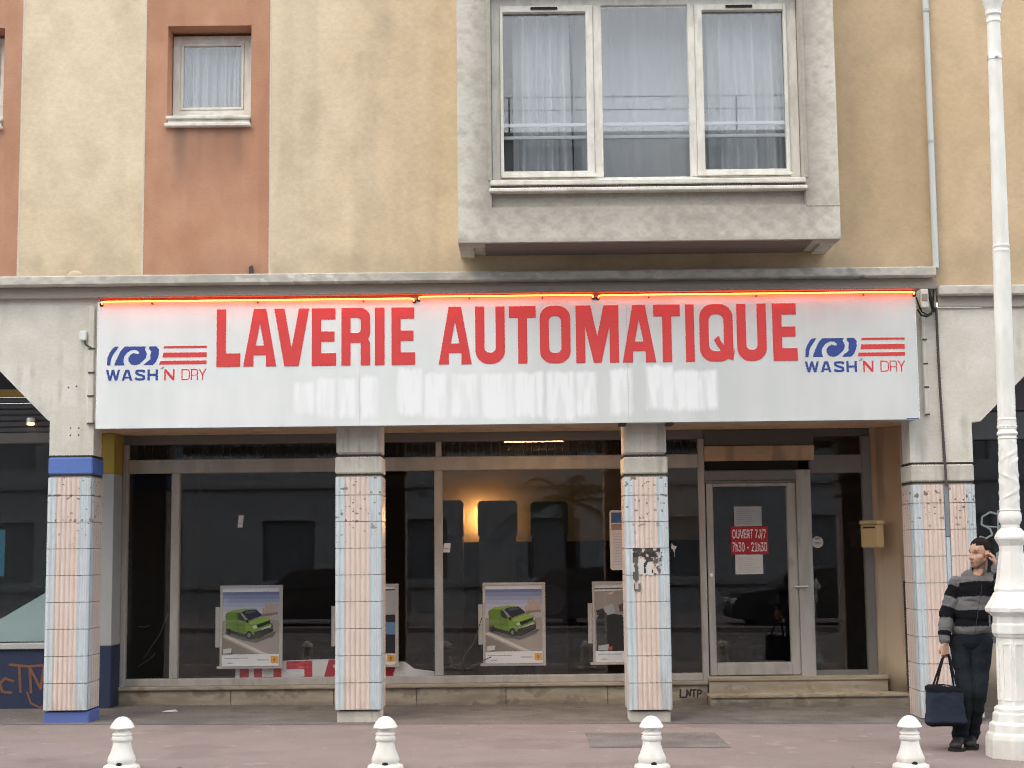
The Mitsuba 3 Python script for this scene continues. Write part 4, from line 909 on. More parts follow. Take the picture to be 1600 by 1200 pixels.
# ------------------------------------------------------------------ street lamp
sl = thing('street_lamp', 'tall white cast iron lamp post on an octagonal base at the right edge', 'street lamp')
LX, LY = 3.968, -2.6
lg0 = gz(LX)
O8 = math.pi / 8
c8 = 1 / math.cos(math.pi / 8)
def lean(m):
    """The old post stands a little out of plumb."""
    m.vertices[:, 0] += 0.0135 * m.vertices[:, 2]
    return m
oct_ = lambda prof: lean(lathe([(r * c8 if r > 0 else 0, z) for r, z in prof], LX, LY, 0, 8, O8))
part(sl, 'plinth', oct_([(0, lg0 - .03), (0.226, lg0 - .03), (0.226, 0.13), (0.216, 0.165), (0.200, 0.185), (0.196, 0.245), (0.172, 0.265), (0.168, 0.325), (0.157, 0.338), (0.157, 0.366), (0.138, 0.386), (0, 0.386)]), M['white'])
part(sl, 'pedestal', oct_([(0, 0.380), (0.128, 0.380), (0.128, 0.925), (0, 0.925)]), M['white'])
for kx in range(8):
    a = kx * math.pi / 4
    pw = 0.040
    fr = sbox(-pw, 0.43, pw, 0.875).difference(sbox(-pw + .012, 0.442, pw - .012, 0.863))
    m = ext(fr, -0.1275, 0.008)
    m.apply_transform(trimesh.transformations.rotation_matrix(a, [0, 0, 1]))
    m.apply_translation([LX, LY, 0])
    part(sl, 'panel_moulding', lean(m), M['white'])
part(sl, 'pedestal_cap', oct_([(0, 0.924), (0.140, 0.924), (0.148, 0.945), (0.156, 0.955), (0.156, 1.02), (0.146, 1.035), (0.148, 1.085), (0.170, 1.105), (0.198, 1.125), (0.202, 1.155), (0.188, 1.175), (0.150, 1.245), (0.136, 1.275), (0, 1.275)]), M['white'])
part(sl, 'shaft_foot', oct_([(0, 1.274), (0.128, 1.274), (0.132, 1.30), (0.122, 1.34), (0.112, 1.40), (0.096, 1.53), (0.086, 1.60), (0.086, 1.645), (0.102, 1.675), (0.116, 1.70), (0.116, 1.72), (0.098, 1.755), (0.074, 1.785), (0, 1.785)]), M['white'])
rnd = lambda prof, n=36: lean(lathe(prof, LX, LY, 0, n))
part(sl, 'collar', rnd([(0, 1.784), (0.070, 1.784), (0.074, 1.795), (0.070, 1.812), (0.078, 1.822), (0.090, 1.845), (0.092, 1.875), (0.086, 1.905), (0.078, 1.92), (0.084, 1.93), (0.078, 1.942), (0, 1.942)]), M['white'], 40)
# ornamented drum with relief
n1, n2 = 96, 70
th, zz = np.meshgrid(np.arange(n1) / n1 * 2 * np.pi, np.linspace(1.941, 2.50, n2), indexing='ij')
rel = meshkit.noise(np.stack([np.cos(th) * 2, np.sin(th) * 2, zz * 14], -1), 3)
vine = np.exp(-((np.abs(np.sin(th * 1.5 + 2.2 * np.sin(zz * 20))) - 0.25) / 0.22) ** 2)
r = 0.079 - 0.008 * (zz - 1.941) / 0.559 + 0.0055 * vine * (0.5 + rel) * (np.clip(np.sin((zz - 1.941) / 0.559 * np.pi), 0, 1) ** 0.3)
vv = np.stack([LX + np.cos(th) * r, LY + np.sin(th) * r, zz], -1).reshape(-1, 3)
ff = []
for i in range(n1):
    for j in range(n2 - 1):
        a, b = i * n2 + j, ((i + 1) % n1) * n2 + j
        ff += [[a, b, b + 1], [a, b + 1, a + 1]]
part(sl, 'ornamented_drum', lean(trimesh.Trimesh(vv, ff, process=False)), M['white'], True, label='drum with vine relief')
part(sl, 'ring', rnd([(0, 2.499), (0.070, 2.499), (0.078, 2.508), (0.072, 2.52), (0.073, 2.53), (0.083, 2.542), (0.083, 2.552), (0.073, 2.565), (0.070, 2.58), (0.076, 2.59), (0.071, 2.60), (0.076, 2.63), (0.071, 2.65), (0.076, 2.662), (0.069, 2.68), (0, 2.68)]), M['white'], 40)
for i in range(14):
    a = i * math.pi / 7
    part(sl, 'bead', lean(trimesh.creation.icosphere(1, 0.010).apply_translation([LX + 0.072 * math.cos(a), LY + 0.072 * math.sin(a), 2.605])), M['white'], True)
part(sl, 'shaft', rnd([(0, 2.679), (0.071, 2.679), (0.070, 3.4), (0.069, 4.03), (0.073, 4.035), (0.073, 4.05), (0.066, 4.055), (0.066, 4.075), (0.071, 4.08), (0.071, 4.095), (0.064, 4.10), (0.057, 5.3), (0.053, 5.98), (0.060, 5.985), (0.060, 6.0), (0.054, 6.02), (0.056, 6.04), (0.066, 6.05), (0.066, 6.065), (0.062, 6.08), (0.068, 6.12), (0.086, 6.17), (0.088, 6.20), (0.080, 6.6), (0.06, 6.7), (0.05, 7.6), (0, 7.6)]), M['white'], 40)
part(sl, 'clamp', cat(rnd([(0.0555, 5.665), (0.062, 5.665), (0.062, 5.70), (0.0555, 5.70)]), lean(bx(LX - .02, LX + .012, LY - .085, LY - .060, 5.668, 5.70, .004))), M['metal'])
part(sl, 'lantern', lean(lathe([(0, 7.6), (0.10, 7.6), (0.22, 7.75), (0.24, 8.05), (0.14, 8.25), (0, 8.35)], LX, LY, 0, 16)), M['white'])

# ------------------------------------------------------------------ bollards
BL_ = [('leftmost', -2.93), ('second', -0.970), ('third', 1.010), ('rightmost', 2.930)]
where = ['white cast iron bollard below the left end of the sign', 'white cast iron bollard near the second pillar', 'white cast iron bollard over the dark patch by the third pillar', 'white cast iron bollard left of the standing man']
for (w_, x), lab in zip(BL_, where):
    t = thing('bollard', lab, 'bollard', 'white bollards along the pavement edge')
    y, g = -3.35, gz(x)
    part(t, 'base_slab', bx(x - 0.40, x + 0.40, y - 0.40, y + 0.22, g - 0.1, g + 0.012, .008), M['asphalt'])
    g += 0.012
    part(t, 'foot', lathe([(0, 0), (0.135, 0), (0.135, 0.018), (0.128, 0.032), (0.105, 0.042), (0.088, 0.050), (0, 0.05)], x, y, g, 40), M['white'], 40)
    part(t, 'body', lathe([(0, 0.045), (0.092, 0.045), (0.100, 0.055), (0.104, 0.075), (0.100, 0.095), (0.088, 0.12), (0.076, 0.155), (0.067, 0.19), (0.065, 0.212), (0.073, 0.220), (0.076, 0.233), (0.073, 0.250), (0.066, 0.255), (0.066, 0.262), (0.074, 0.266), (0.073, 0.274), (0.064, 0.279), (0.054, 0.290), (0.050, 0.300), (0.050, 0.318), (0, 0.318)], x, y, g, 40).apply_transform(np.array([[1, 0, 0, 0], [0, 1, 0, 0], [0, 0, 0.965, 0.035 * g], [0, 0, 0, 1.0]])), M['white'], 40)
    part(t, 'cap', lathe([(0, 0.310), (0.070, 0.310), (0.088, 0.313), (0.091, 0.320), (0.083, 0.336), (0.069, 0.360), (0.050, 0.383), (0.027, 0.398), (0.0, 0.402)], x, y, g, 40).apply_transform(np.array([[1, 0, 0, 0], [0, 1, 0, 0], [0, 0, 0.965, 0.035 * g], [0, 0, 0, 1.0]])), M['white'], 40)
    part(t, 'keyhole', cat(trimesh.creation.icosphere(2).apply_scale([0.022, 0.012, 0.016]).apply_translation([x + .005, y - 0.097, g + 0.048])), M['matt'], True, col=(0.02, 0.02, 0.02))

# litter
lt = thing('paper_scrap', 'small white scrap of paper on the arcade floor near the left bollard', 'litter')
part(lt, 'scrap', trimesh.convex.convex_hull([[-3.62, 0.98, gz(-3.6) + .006], [-3.50, 1.0, gz(-3.6) + .006], [-3.52, 1.08, gz(-3.6) + .02], [-3.6, 1.06, gz(-3.6) + .012]]), M['paint'], col=(0.7, 0.68, 0.66))
part(lt, 'fold', trimesh.convex.convex_hull([[-3.50, 1.0, gz(-3.6) + .0065], [-3.46, 1.04, gz(-3.6) + .0065], [-3.515, 1.07, gz(-3.6) + .02], [-3.49, 1.05, gz(-3.6) + .022]]), M['paint'], col=(0.62, 0.6, 0.58))

# ------------------------------------------------------------------ the man
def ball(c, r, n=20):
    return m3.Manifold.sphere(r, n).translate([float(v) for v in c])

def bone(a, b, ra, rb):
    return m3.Manifold.batch_hull([ball(a, ra), ball(b, rb)])

def ell(c, s, R=None):
    m = m3.Manifold.sphere(1.0, 28).scale([float(v) for v in s])
    t = np.eye(4)
    if R is not None:
        t[:3, :3] = R
    t[:3, 3] = c
    return m.transform(t[:3])

def smooth_mesh(man, edge, it=8, lam=0.5):
    m = man.refine_to_length(edge).to_mesh()
    t = trimesh.Trimesh(m.vert_properties[:, :3], m.tri_verts, process=True)
    trimesh.smoothing.filter_taubin(t, lamb=lam, nu=lam + 0.03, iterations=it)
    return t

def uni(parts):
    return m3.Manifold.batch_boolean(parts, m3.OpType.Add)

A_ = lambda *v: np.array(v, float)
hipc = A_(3.772, -2.13, 0.86)
J = dict(hr=A_(3.695, -2.10, 0.86), hl=A_(3.850, -2.16, 0.86), kr=A_(3.700, -2.19, 0.47), kl=A_(3.795, -2.20, 0.47), ar=A_(3.650, -2.12, 0.075), al=A_(3.770, -2.02, 0.085),
         waist=A_(3.785, -2.12, 1.02), chest=A_(3.825, -2.12, 1.25), neck=A_(3.865, -2.13, 1.425), head=A_(3.868, -2.15, 1.585),
         sr=A_(3.695, -2.07, 1.335), sl=A_(3.955, -2.17, 1.36), er=A_(3.590, -2.10, 1.09), wr=A_(3.535, -2.20, 0.855), el=A_(4.020, -2.34, 1.295), wl=A_(3.980, -2.222, 1.482))
rt = A_(-0.90, 0.43, 0)
rt /= np.linalg.norm(rt)
fw = A_(-0.43, -0.90, 0)
Rb = np.column_stack([rt, fw, [0, 0, 1.0]])
if np.linalg.det(Rb) < 0:
    Rb[:, 0] *= -1

def hand(wrist, palm_dir, palm_n, thumb_side, curl, size=1.0, spread=0.0):
    """Palm and five fingers. palm_dir: wrist to knuckles, palm_n: out of the palm, thumb_side: towards the thumb."""
    d, n, s = (v / np.linalg.norm(v) for v in (palm_dir, palm_n, thumb_side))
    out = []
    kn = [wrist + d * 0.085 * size + s * o * size for o in (0.030, 0.010, -0.011, -0.030)]
    for kp in kn:
        out.append(bone(wrist + d * 0.02, kp, 0.017 * size, 0.0115 * size))
    out.append(m3.Manifold.batch_hull([ball(wrist + d * 0.02 + s * 0.02, 0.015), ball(wrist + d * 0.02 - s * 0.02, 0.015), ball(kn[0], 0.0115), ball(kn[3], 0.0105)]))
    for i, (kp, ln) in enumerate(zip(kn, (0.072, 0.080, 0.074, 0.058))):
        p, a = kp, 0.0
        dirn = d + s * spread * (1.5 - i)
        for j, fr in enumerate((0.45, 0.32, 0.23)):
            a += curl[i] * (0.75, 1.0, 0.7)[j]
            v = dirn * math.cos(a) + n * math.sin(a)
            q_ = p + v / np.linalg.norm(v) * ln * fr * size
            out.append(bone(p, q_, (0.0105 - 0.001 * j) * size, (0.0095 - 0.001 * j) * size))
            p = q_
    tb = wrist + d * 0.028 * size + s * 0.022 * size
    t1 = tb + (s * 0.7 + d * 0.6 + n * 0.35) * 0.036 * size
    t2 = t1 + (s * 0.15 + d * 0.8 + n * 0.55) * 0.030 * size
    out += [bone(tb, t1, 0.013 * size, 0.0105 * size), bone(t1, t2, 0.0105 * size, 0.0085 * size)]
    return uni(out)

# head turned towards the left of the photo
hf = A_(-0.88, -0.47, -0.05)
hf /= np.linalg.norm(hf)
hs = np.cross(hf, [0, 0, 1.0])
hs /= np.linalg.norm(hs)
hu = np.cross(hs, hf)
H0 = J['head']
hp_ = lambda f, s, u: H0 + hf * f + hs * s + hu * u
Rh = np.column_stack([hs, hf, hu])
headm = [ell(hp_(-0.012, 0, 0.030), (0.074, 0.094, 0.090), Rh), ell(hp_(0.020, 0, -0.045), (0.058, 0.068, 0.068), Rh),
         m3.Manifold.batch_hull([ball(hp_(0.070, 0.018, -0.098), 0.016), ball(hp_(0.070, -0.018, -0.098), 0.016), ball(hp_(-0.005, 0.052, -0.055), 0.016), ball(hp_(-0.005, -0.052, -0.055), 0.016), ball(hp_(0.055, 0, -0.02), 0.03)]),
         m3.Manifold.batch_hull([ball(hp_(0.078, 0, 0.012), 0.008), ball(hp_(0.111, 0, -0.032), 0.011), ball(hp_(0.078, 0.014, -0.034), 0.008), ball(hp_(0.078, -0.014, -0.034), 0.008)]),
         m3.Manifold.batch_hull([ball(hp_(0.064, 0.040, 0.026), 0.011), ball(hp_(0.080, 0, 0.022), 0.009), ball(hp_(0.064, -0.040, 0.026), 0.011)]),
         m3.Manifold.batch_hull([ball(hp_(0.083, 0.016, -0.064), 0.008), ball(hp_(0.083, -0.016, -0.064), 0.008), ball(hp_(0.090, 0, -0.062), 0.008)]),
         ell(hp_(0.034, 0.036, -0.026), (0.030, 0.036, 0.032), Rh), ell(hp_(0.034, -0.036, -0.026), (0.030, 0.036, 0.032), Rh)]
for s in (1, -1):
    headm.append(ell(hp_(-0.012, s * 0.074, -0.008), (0.010, 0.020, 0.033), Rh))
body = [uni(headm), bone(J['neck'] - A_(0, 0, .03), hp_(-0.02, 0, -0.07), 0.056, 0.050)]
tor = [ell(J['chest'], (0.155, 0.095, 0.20), Rb), ell(J['waist'], (0.135, 0.09, 0.20), Rb), ell(hipc, (0.140, 0.092, 0.085), Rb), bone(J['sr'], J['sl'], 0.05, 0.05), bone(J['chest'], J['neck'], 0.08, 0.055)]
arms = [bone(J['sr'], J['er'], 0.048, 0.038), bone(J['er'], J['wr'], 0.038, 0.026), bone(J['sl'], J['el'], 0.048, 0.040), bone(J['el'], J['wl'], 0.040, 0.027)]
legs = [bone(J['hr'], J['kr'], 0.080, 0.055), bone(J['kr'], J['ar'], 0.055, 0.038), bone(J['hl'], J['kl'], 0.080, 0.055), bone(J['kl'], J['al'], 0.055, 0.038),
        bone(J['ar'] - A_(0, 0, .03), J['ar'] + A_(-0.03, -0.11, -.05), 0.036, 0.026), bone(J['al'] - A_(0, 0, .03), J['al'] + A_(-0.02, -0.11, -.05), 0.036, 0.026)]
hr_ = hand(J['wr'] + A_(0, 0, 0.0), A_(0.02, -0.02, -1.0), A_(0.25, 0.95, 0), A_(-0.9, -0.35, -0.1), (0.85, 0.9, 0.95, 0.95))
hl_ = hand(J['wl'], A_(-0.22, 0.02, 0.97), A_(-0.92, 0.30, -0.1), A_(-0.35, -0.90, 0.0), (0.80, 1.05, 1.1, 1.15), 0.95)
bm = smooth_mesh(uni(body + tor + arms + legs + [hr_, hl_]), 0.0065, 5)
_L = trimesh.smoothing.laplacian_calculation(bm)
_w = np.array(bm.vertices) - H0
_f, _s, _u = _w @ hf, _w @ hs, _w @ hu
_w = (np.clip((0.062 - np.abs(_s)) / 0.015, 0, 1) * (np.linalg.norm(_w, axis=1) < 0.15) * np.where((np.abs(_s) < 0.02) & (_f > 0.075), 0.45, 1.0))[:, None]
for _ in range(7):
    bm.vertices = bm.vertices + 0.5 * _w * (_L.dot(bm.vertices) - bm.vertices)
# skin tones: eyes, brows, lips and stubble are the face's own colours
V = bm.vertices
rel = V - H0
cf, cs, cu = rel @ hf, rel @ hs, rel @ hu
isf = (np.linalg.norm(rel, axis=1) < 0.16)
col = np.tile(A_(0.50, 0.30, 0.215), (len(V), 1))
col *= (0.94 + 0.12 * meshkit.noise(V * 40, 5))[:, None]
def blend(mask, c, a=1.0):
    global col
    m = (np.clip(mask, 0, 1) * a)[:, None]
    col = col * (1 - m) + np.asarray(c, float) * m
g = lambda d, s: np.exp(-(d / s) ** 2)
blend(isf * (cf > -0.01) * np.clip((-0.045 - cu) / 0.02, 0, 1) * (cu > -0.125), (0.17, 0.11, 0.085), 0.75)
for s in (1, -1):
    blend(isf * (cf > 0.03) * g(cs - s * 0.033, 0.019) * g(cu - 0.030, 0.0075), (0.035, 0.022, 0.018), 1.0)
    blend(isf * (cf > 0.03) * g(cs - s * 0.033, 0.013) * g(cu - 0.010, 0.0075), (0.05, 0.035, 0.03), 0.9)
    blend(isf * (cf > 0.03) * g(cs - s * 0.034, 0.022) * g(cu - 0.008, 0.016), (0.26, 0.14, 0.10), 0.5)
blend(isf * (cf > 0.055) * g(cs, 0.022) * g(cu + 0.064, 0.008), (0.36, 0.13, 0.11), 0.9)
blend(isf * g(cs, 0.012) * g(cu + 0.040, 0.006) * (cf > 0.07), (0.24, 0.11, 0.08), 0.6)
P = thing('person', 'man in striped jacket and dark jeans leaning on the lamp post with hand at ear', 'person')
scene[P] = mikit.ply((bm.vertices, bm.faces), M['skin'], True, color=np.clip(col, 0, 1))
# hair
hair = uni([ell(hp_(-0.022, 0, 0.046), (0.0785, 0.094, 0.088), Rh)]) - uni([m3.Manifold.cube([0.3, 0.3, 0.3], True).transform(np.column_stack([Rh, hp_(0.158, 0, -0.080)])), m3.Manifold.cube([0.4, 0.215, 0.3], True).transform(np.column_stack([Rh, hp_(0.06, 0, -0.125)])), m3.Manifold.cube([0.4, 0.4, 0.2], True).transform(np.column_stack([Rh, hp_(0.0, 0, -0.135)]))])
hm = smooth_mesh(hair, 0.008, 6)
dn = meshkit.noise(hm.vertices * 90, 2) - 0.5
hm.vertices = hm.vertices + hm.vertex_normals * (dn * 0.010)[:, None]
part(P, 'hair', (hm.vertices, hm.faces), M['cloth'], True, col=(0.018, 0.014, 0.012))
# jacket: torso, sleeves, collar and hem
jt = [ell(J['chest'] + A_(0, 0, 0.0), (0.175, 0.118, 0.205), Rb), ell(A_(3.800, -2.12, 1.10), (0.172, 0.122, 0.17), Rb), ell(A_(3.782, -2.125, 0.985), (0.172, 0.125, 0.10), Rb),
      m3.Manifold.batch_hull([ball(J['sr'], 0.066), ball(J['sl'], 0.066), ball(J['chest'], 0.11)]), bone(J['sr'] + A_(0.03, 0, 0.0), J['neck'] - A_(0.0, 0, 0.035), 0.06, 0.058), bone(J['sl'] + A_(-0.03, 0, 0.0), J['neck'] - A_(0, 0, 0.035), 0.06, 0.058),
      bone(J['sr'], J['er'], 0.069, 0.060), bone(J['er'], J['wr'] + A_(0.003, 0.01, 0.03), 0.060, 0.047), bone(J['sl'], J['el'], 0.070, 0.062), bone(J['el'], J['wl'] + A_(0.004, -.002, -0.012), 0.062, 0.044)]
cut = [m3.Manifold.cube([1.2, 1.2, 0.5], True).translate([3.78, -2.1, 0.878 - 0.25 - 0.0]) - uni([bone(J['er'], J['wr'] - A_(0, 0, .05), 0.09, 0.08)])]
jm = uni(jt)
jm = jm - cut[0]
wd_ = (J['wr'] - J['er']) / np.linalg.norm(J['wr'] - J['er'])
jm = jm - m3.Manifold.batch_hull([ball(J['wr'] + wd_ * 0.075, 0.065), ball(J['wr'] + wd_ * 0.2, 0.06)])
coll = bone(J['neck'] - A_(0, 0, 0.03), J['neck'] + A_(0.0, -0.0, 0.030), 0.072, 0.066)
jm = uni([jm, coll]) - bone(J['neck'] + A_(-0.02, -0.035, 0.0), J['neck'] + A_(-0.05, -0.09, 0.12), 0.040, 0.075) - bone(J['neck'] + A_(-.005, -0.0, 0.045), J['neck'] + A_(0, 0, 0.16), 0.058, 0.056)
jk = smooth_mesh(jm, 0.0075, 6)
V = jk.vertices
wr_ = meshkit.fbm(V * [9, 9, 16], 3, 4) - 0.5
w2 = meshkit.noise(V * [5, 5, 26] + wr_[:, None] * 3, 9) - 0.5
jk.vertices = V + jk.vertex_normals * (wr_ * 0.026 + w2 * 0.014)[:, None]
V = jk.vertices
def segd(V, a, b):
    t = np.clip(((V - a) @ (b - a)) / ((b - a) @ (b - a)), 0, 1)
    return np.linalg.norm(V - (a + t[:, None] * (b - a)), axis=1), t
dr1, t1 = segd(V, J['sr'], J['er'])
dr2, t2 = segd(V, J['er'], J['wr'])
dl1, u1 = segd(V, J['sl'], J['el'])
dl2, u2 = segd(V, J['el'], J['wl'])
dt, _ = segd(V, J['waist'], J['chest'])
dt = dt - 0.085
sag = 0.022 * (meshkit.noise(V * 6, 8) - 0.5)
z = V[:, 2] + sag
dark = ((z < 1.355) & (z > 1.235)) | ((z < 1.125) & (z > 0.985)) | (z < 0.902)
la = np.where(dr1 < dr2, t1 * 0.27, 0.27 + t2 * 0.25)
armr = (np.minimum(dr1, dr2) < 0.078) & (np.minimum(dr1, dr2) < dt) & (V[:, 0] < 3.70)
darkr = ((la > 0.03) & (la < 0.13)) | ((la > 0.215) & (la < 0.32)) | ((la > 0.425) & (la < 0.468))
lb = np.where(dl1 < dl2, u1 * 0.15, 0.15 + u2 * 0.24)
arml = (np.minimum(dl1, dl2) < 0.080) & (V[:, 0] > 3.93)
darkl = ((lb > 0.06) & (lb < 0.15)) | ((lb > 0.26) & (lb < 0.315))
dark = np.where(armr, darkr, np.where(arml, darkl, dark))
dark = dark | ((z > 1.44) & (np.linalg.norm((V - J['neck'])[:, :2], axis=1) < 0.060))
zipd = np.abs((V - A_(3.80, -2.12, 0))[:, :2] @ rt[:2] - (V[:, 2] - 1.1) * 0.16)
nz = (0.9 + 0.2 * meshkit.noise(V * 150, 3))[:, None]
cj = np.where(dark[:, None], A_(0.0075, 0.0078, 0.0105), A_(0.135, 0.134, 0.138)) * nz
part(P, 'jacket', (V, jk.faces), M['cloth'], True, col=cj, label='grey and black striped zip jacket')
zs_ = np.linspace(0.93, 1.33, 24)
zp = []
for z_ in zs_:
    o_ = A_(3.772 + (z_ - 0.93) * 0.20, -2.6, z_)
    hit = jk.ray.intersects_location([o_], [[0, 1, 0]], multiple_hits=False)[0]
    zp.append(hit[0] + [0, -0.001, 0] if len(hit) else o_ + [0, 0.35, 0])
part(P, 'zip', tube(np.array(zp), 0.0022, 6), M['cloth'], True, col=(0.06, 0.06, 0.065))
# pocket flap / zip pull at the side
part(P, 'pocket_trim', turned(bx(3.885, 3.90, -2.272, -2.262, 0.98, 1.085, .004), 20, [3.89, -2.26, 1.0]), M['cloth'], col=(0.16, 0.16, 0.165))
# trousers
tr = [ell(hipc + A_(0, 0, 0.02), (0.160, 0.112, 0.125), Rb), m3.Manifold.batch_hull([ball(J["hr"] - A_(0, 0, .055), 0.085), ball(J["hl"] - A_(0, 0, .055), 0.085)]), bone(J['hr'], J['kr'], 0.094, 0.074), bone(J['kr'], J['ar'] + A_(0, 0, 0.02), 0.074, 0.066), bone(J['hl'], J['kl'], 0.094, 0.074), bone(J['kl'], J['al'] + A_(0, 0, 0.02), 0.074, 0.066)]
trm = uni(tr) - m3.Manifold.cube([1, 1, 0.2], True).translate([3.75, -2.1, -0.055])
tm = smooth_mesh(trm, 0.010, 6)
V = tm.vertices
q1 = meshkit.fbm(V * [8, 8, 13], 3, 14) - 0.5
low = np.clip((0.5 - V[:, 2]) / 0.4, 0, 1)
q2 = (meshkit.noise(V * [6, 6, 34], 19) - 0.5) * low
tm.vertices = V + tm.vertex_normals * (q1 * 0.024 + q2 * 0.020)[:, None]
fade = np.clip(meshkit.noise(tm.vertices * 4, 6), 0, 1)[:, None]
part(P, 'trousers', (tm.vertices, tm.faces), M['cloth'], True, col=(A_(0.009, 0.0115, 0.016) * (1 - fade) + A_(0.021, 0.026, 0.034) * fade), label='dark blue jeans')
for a, dirn in ((J['ar'], A_(-0.50, -0.86, 0)), (J['al'], A_(-0.35, -0.93, 0))):
    gzz = gz(a[0])
    hl = A_(a[0], a[1], 0) - dirn * 0.055
    toe = A_(a[0], a[1], 0) + dirn * 0.155
    sd = A_(-dirn[1], dirn[0], 0)
    up_ = m3.Manifold.batch_hull([ball(hl + A_(0, 0, gzz + .05), 0.042), ball(toe + A_(0, 0, gzz + .045) + sd * .012, 0.038), ball(toe + A_(0, 0, gzz + .045) - sd * .012, 0.036), ball(A_(a[0], a[1], gzz + 0.085), 0.046)])
    up_ = uni([up_, bone(A_(a[0], a[1], gzz + 0.08), A_(a[0], a[1], gzz + 0.14), 0.050, 0.052)]) - m3.Manifold.cube([1, 1, 0.1], True).translate([a[0], a[1], gzz - 0.022])
    sm = smooth_mesh(up_, 0.01, 5)
    sh_ = part(P, 'shoe', (sm.vertices, sm.faces), M['paint'], True, col=(0.016, 0.016, 0.018))
    pts = [tuple((hl + sd * .047)[:2]), tuple((toe + sd * .050)[:2]), tuple((toe + dirn * .03)[:2]), tuple((toe - sd * .046)[:2]), tuple((hl - sd * .047)[:2]), tuple((hl - dirn * .03)[:2])]
    part(sh_, 'sole', plan(Polygon(pts).buffer(0.014, quad_segs=4), gzz, 0.026), M['matt'], col=(0.025, 0.024, 0.023))
# bag hanging from his right hand
bg = thing('carry_bag', 'dark navy fabric bag hanging from the right hand of the man', 'bag')
bb = m3.Manifold.batch_hull([ball(A_(x, y, z_), 0.030) for x, z_ in ((3.385, 0.222), (3.632, 0.225), (3.392, 0.488), (3.610, 0.470)) for y in (-0.045, 0.045)])
bmh = smooth_mesh(bb, 0.014, 4)
V = bmh.vertices
bmh.vertices = V + bmh.vertex_normals * ((meshkit.fbm(V * [7, 7, 9], 3, 5) - 0.5) * 0.040)[:, None]
V = bmh.vertices
V[:] = V + [0.0, -2.24, 0.0]
cb_ = np.where((V[:, 2] > 0.465)[:, None] | (V[:, 2] < 0.225)[:, None], A_(0.010, 0.011, 0.014), A_(0.026, 0.034, 0.055))
part(bg, 'body', (V, bmh.faces), M['cloth'], True, col=cb_)
ht = J['wr'] + A_(0.012, 0.010, -0.092)
for y, xa, xb in ((-2.285, 3.425, 3.600), (-2.195, 3.425, 3.600)):
    s = np.linspace(0, 1, 12)[:, None]
    pa, pb = A_(xa, y, 0.505), A_(xb, y, 0.495)
    top = ht + A_(0, (y + 2.24) * 0.15, 0)
    pts = np.vstack([pa + (top - A_(0.02, 0, 0) - pa) * s ** 0.9, top[None], (pb + (top + A_(0.02, 0, 0) - pb) * s ** 0.9)[::-1]])
    part(bg, 'handle', tube(pts, 0.0085, 8), M['cloth'], True, col=(0.012, 0.012, 0.015))
part(bg, 'zip', tube([[3.40, -2.24, 0.522], [3.5, -2.24, 0.524], [3.60, -2.24, 0.505]], 0.006, 6), M['cloth'], True, col=(0.03, 0.03, 0.035))

# ------------------------------------------------------------------ the other side of the street, seen in the glass
ob2 = thing('opposite_building', 'grey building across the street mirrored faintly in the shop windows', 'building')
OY = -26.0
holes = [sbox(x, z, x + 1.5, z + 1.7) for x in (-19, -15, -11, -7.2, -3.4, 0.4, 4.2, 8, 12, 16) for z in (1.0, 4.2, 7.4, 10.6)]
wallp = sbox(-24, -0.6, 24, 12.7).difference(unary_union(holes))
m = ext(wallp, OY, 0.4)
m.vertices[:, 1] = 2 * OY - m.vertices[:, 1]
m.invert()
part(ob2, 'wall', m, M['matt'], col=(0.27, 0.28, 0.285))
for z in (13.3, 13.65):
    part(ob2, 'roof_rail', tube([[-24, OY + 0.35, z], [24, OY + 0.35, z]], 0.013, 8), M['matt'], True, col=(0.06, 0.06, 0.06))
for x in np.arange(-24, 24.1, 6.0):
    part(ob2, 'rail_post', bx(x - .02, x + .02, OY + 0.32, OY + 0.38, 12.7, 13.65, .004), M['matt'], col=(0.06, 0.06, 0.06))
for z in (0.75, 3.6, 6.8, 10.0, 12.5):
    part(ob2, 'string_course', bx(-24, 24, OY + 0.401, OY + 0.52, z, z + 0.16, .01), M['matt'], col=(0.24, 0.24, 0.24))
for h_ in holes:
    x0, z0, x1, z1 = h_.bounds
    part(ob2, 'window', bx(x0, x1, OY + 0.1, OY + 0.2, z0, z1, 0), M['gloss'], col=(0.13, 0.14, 0.15))

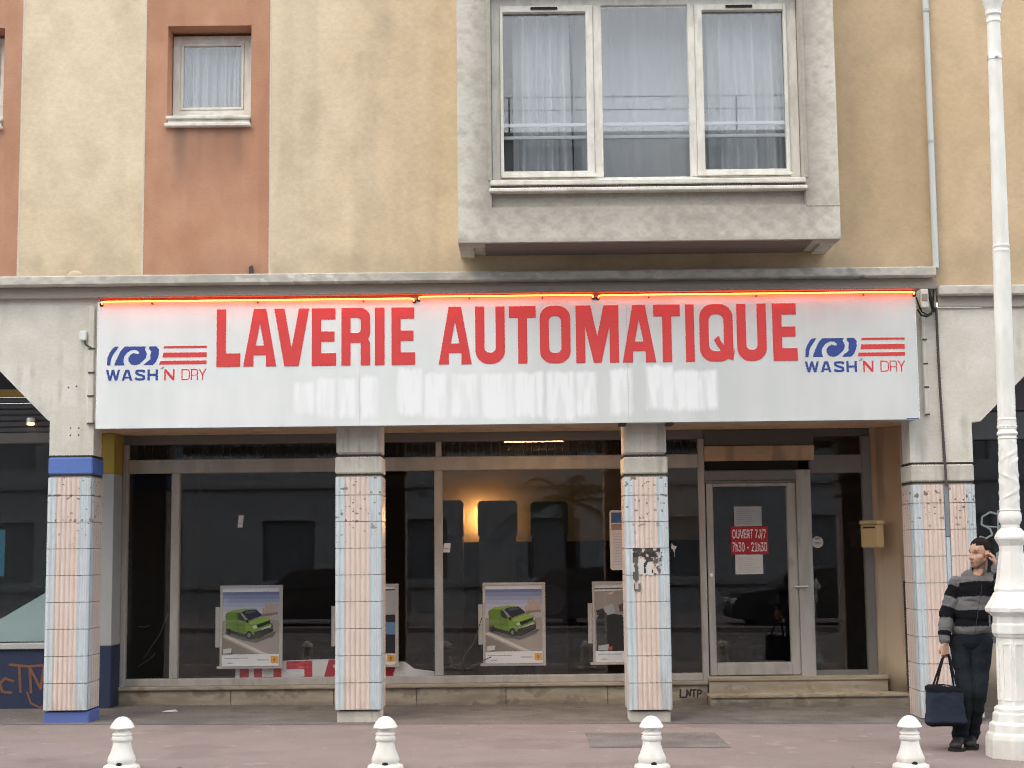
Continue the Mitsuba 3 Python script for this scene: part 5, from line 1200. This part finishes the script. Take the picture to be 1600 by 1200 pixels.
pm = thing('palm_tree', 'palm across the street mirrored as a dark silhouette in the middle window', 'tree')
PX, PY = 1.35, -19.5
part(pm, 'trunk', tube([[PX, PY, -0.1], [PX + .05, PY, 1.2], [PX, PY, 2.9]], [0.17, 0.15, 0.13], 12), M['matt'], True, col=(0.04, 0.032, 0.025))
rp = np.random.default_rng(12)
for i in range(22):
    az, el_ = i * 2.399, rp.uniform(0.1, 1.2)
    Lf = rp.uniform(1.5, 2.1)
    t_ = np.linspace(0, 1, 10)
    rr_, zz_ = Lf * t_ * math.cos(el_ * 0.9), 2.9 + Lf * (t_ * math.sin(el_) - 0.65 * t_ ** 2.2)
    sp_ = np.stack([PX + rr_ * math.cos(az), PY + rr_ * math.sin(az), zz_], 1)
    ms = [tube(sp_, np.linspace(0.02, 0.004, 10), 5)]
    sdv = np.array([-math.sin(az), math.cos(az), 0])
    for k_ in range(2, 40):
        q_ = k_ / 40 * 9
        a_, f_ = int(q_), q_ - int(q_)
        o_ = sp_[a_] * (1 - f_) + sp_[min(a_ + 1, 9)] * f_
        dv = (sp_[min(a_ + 1, 9)] - sp_[a_])
        dv = dv / np.linalg.norm(dv)
        for sg in (1, -1):
            tip = o_ + (sdv * sg * 0.8 + dv * 0.6 - np.array([0, 0, 0.35])) * 0.34 * math.sin(math.pi * (0.12 + 0.8 * k_ / 40))
            ms.append(trimesh.Trimesh([o_ - dv * .016, o_ + dv * .016, tip], [[0, 1, 2]], process=False))
    part(pm, 'frond', cat(*ms), M['matt'], col=(0.03, 0.045, 0.02))

def car(x, y, col, label):
    t = thing('parked_car', label, 'car', 'cars parked across the street')
    prof = [(-2.1, 0.28), (-2.12, 0.62), (-1.95, 0.86), (-1.15, 0.96), (-0.55, 1.40), (0.75, 1.46), (1.55, 1.05), (2.02, 0.95), (2.12, 0.6), (2.08, 0.28)]
    b = ext(Polygon(prof).buffer(-.05).buffer(.05), 0.82, 1.64)
    v = b.vertices
    v[:, 1] *= 1 - 0.16 * np.clip((v[:, 2] - 0.9) / 0.5, 0, 1)
    mv = lambda m_: m_.apply_translation([x, y, gz(x) - 0.13])
    part(t, 'body', mv(b), M['gloss'], 40, col=col)
    for sgn in (1, -1):
        w = ext(Polygon([(-1.02, 0.97), (-0.52, 1.33), (0.68, 1.38), (1.35, 1.04)]), 0.0, 0.01)
        w.vertices[:, 1] = sgn * (0.835 - 0.16 * 0.82 * np.clip((w.vertices[:, 2] - 0.9) / 0.5, 0, 1)) + w.vertices[:, 1] * 0.3
        part(t, 'side_window', mv(w), M['gloss'], col=(0.02, 0.022, 0.025))
        for xx in (-1.35, 1.32):
            part(t, 'wheel', mv(trimesh.creation.cylinder(0.31, 0.2, sections=24, transform=trimesh.transformations.rotation_matrix(math.pi / 2, [1, 0, 0])).apply_translation([xx, sgn * 0.76, 0.31])), M['matt'], col=(0.02, 0.02, 0.02))
        part(t, 'headlight', mv(bx(-2.14, -2.02, min(sgn * .5, sgn * .75), max(sgn * .5, sgn * .75), 0.62, 0.76, .02)), M['gloss'], col=(0.7, 0.7, 0.7))
    part(t, 'bumper', mv(bx(-2.16, -2.09, -0.78, 0.78, 0.3, 0.5, .03)), M['paint'], col=(0.03, 0.03, 0.03))
car(7.2, -18.2, (0.03, 0.032, 0.036), 'dark car across the street mirrored in the shop door')
car(1.4, -18.3, (0.05, 0.05, 0.055), 'dark grey car across the street mirrored in the middle window')
car(-4.6, -18.2, (0.035, 0.03, 0.03), 'black car across the street mirrored in the left window')
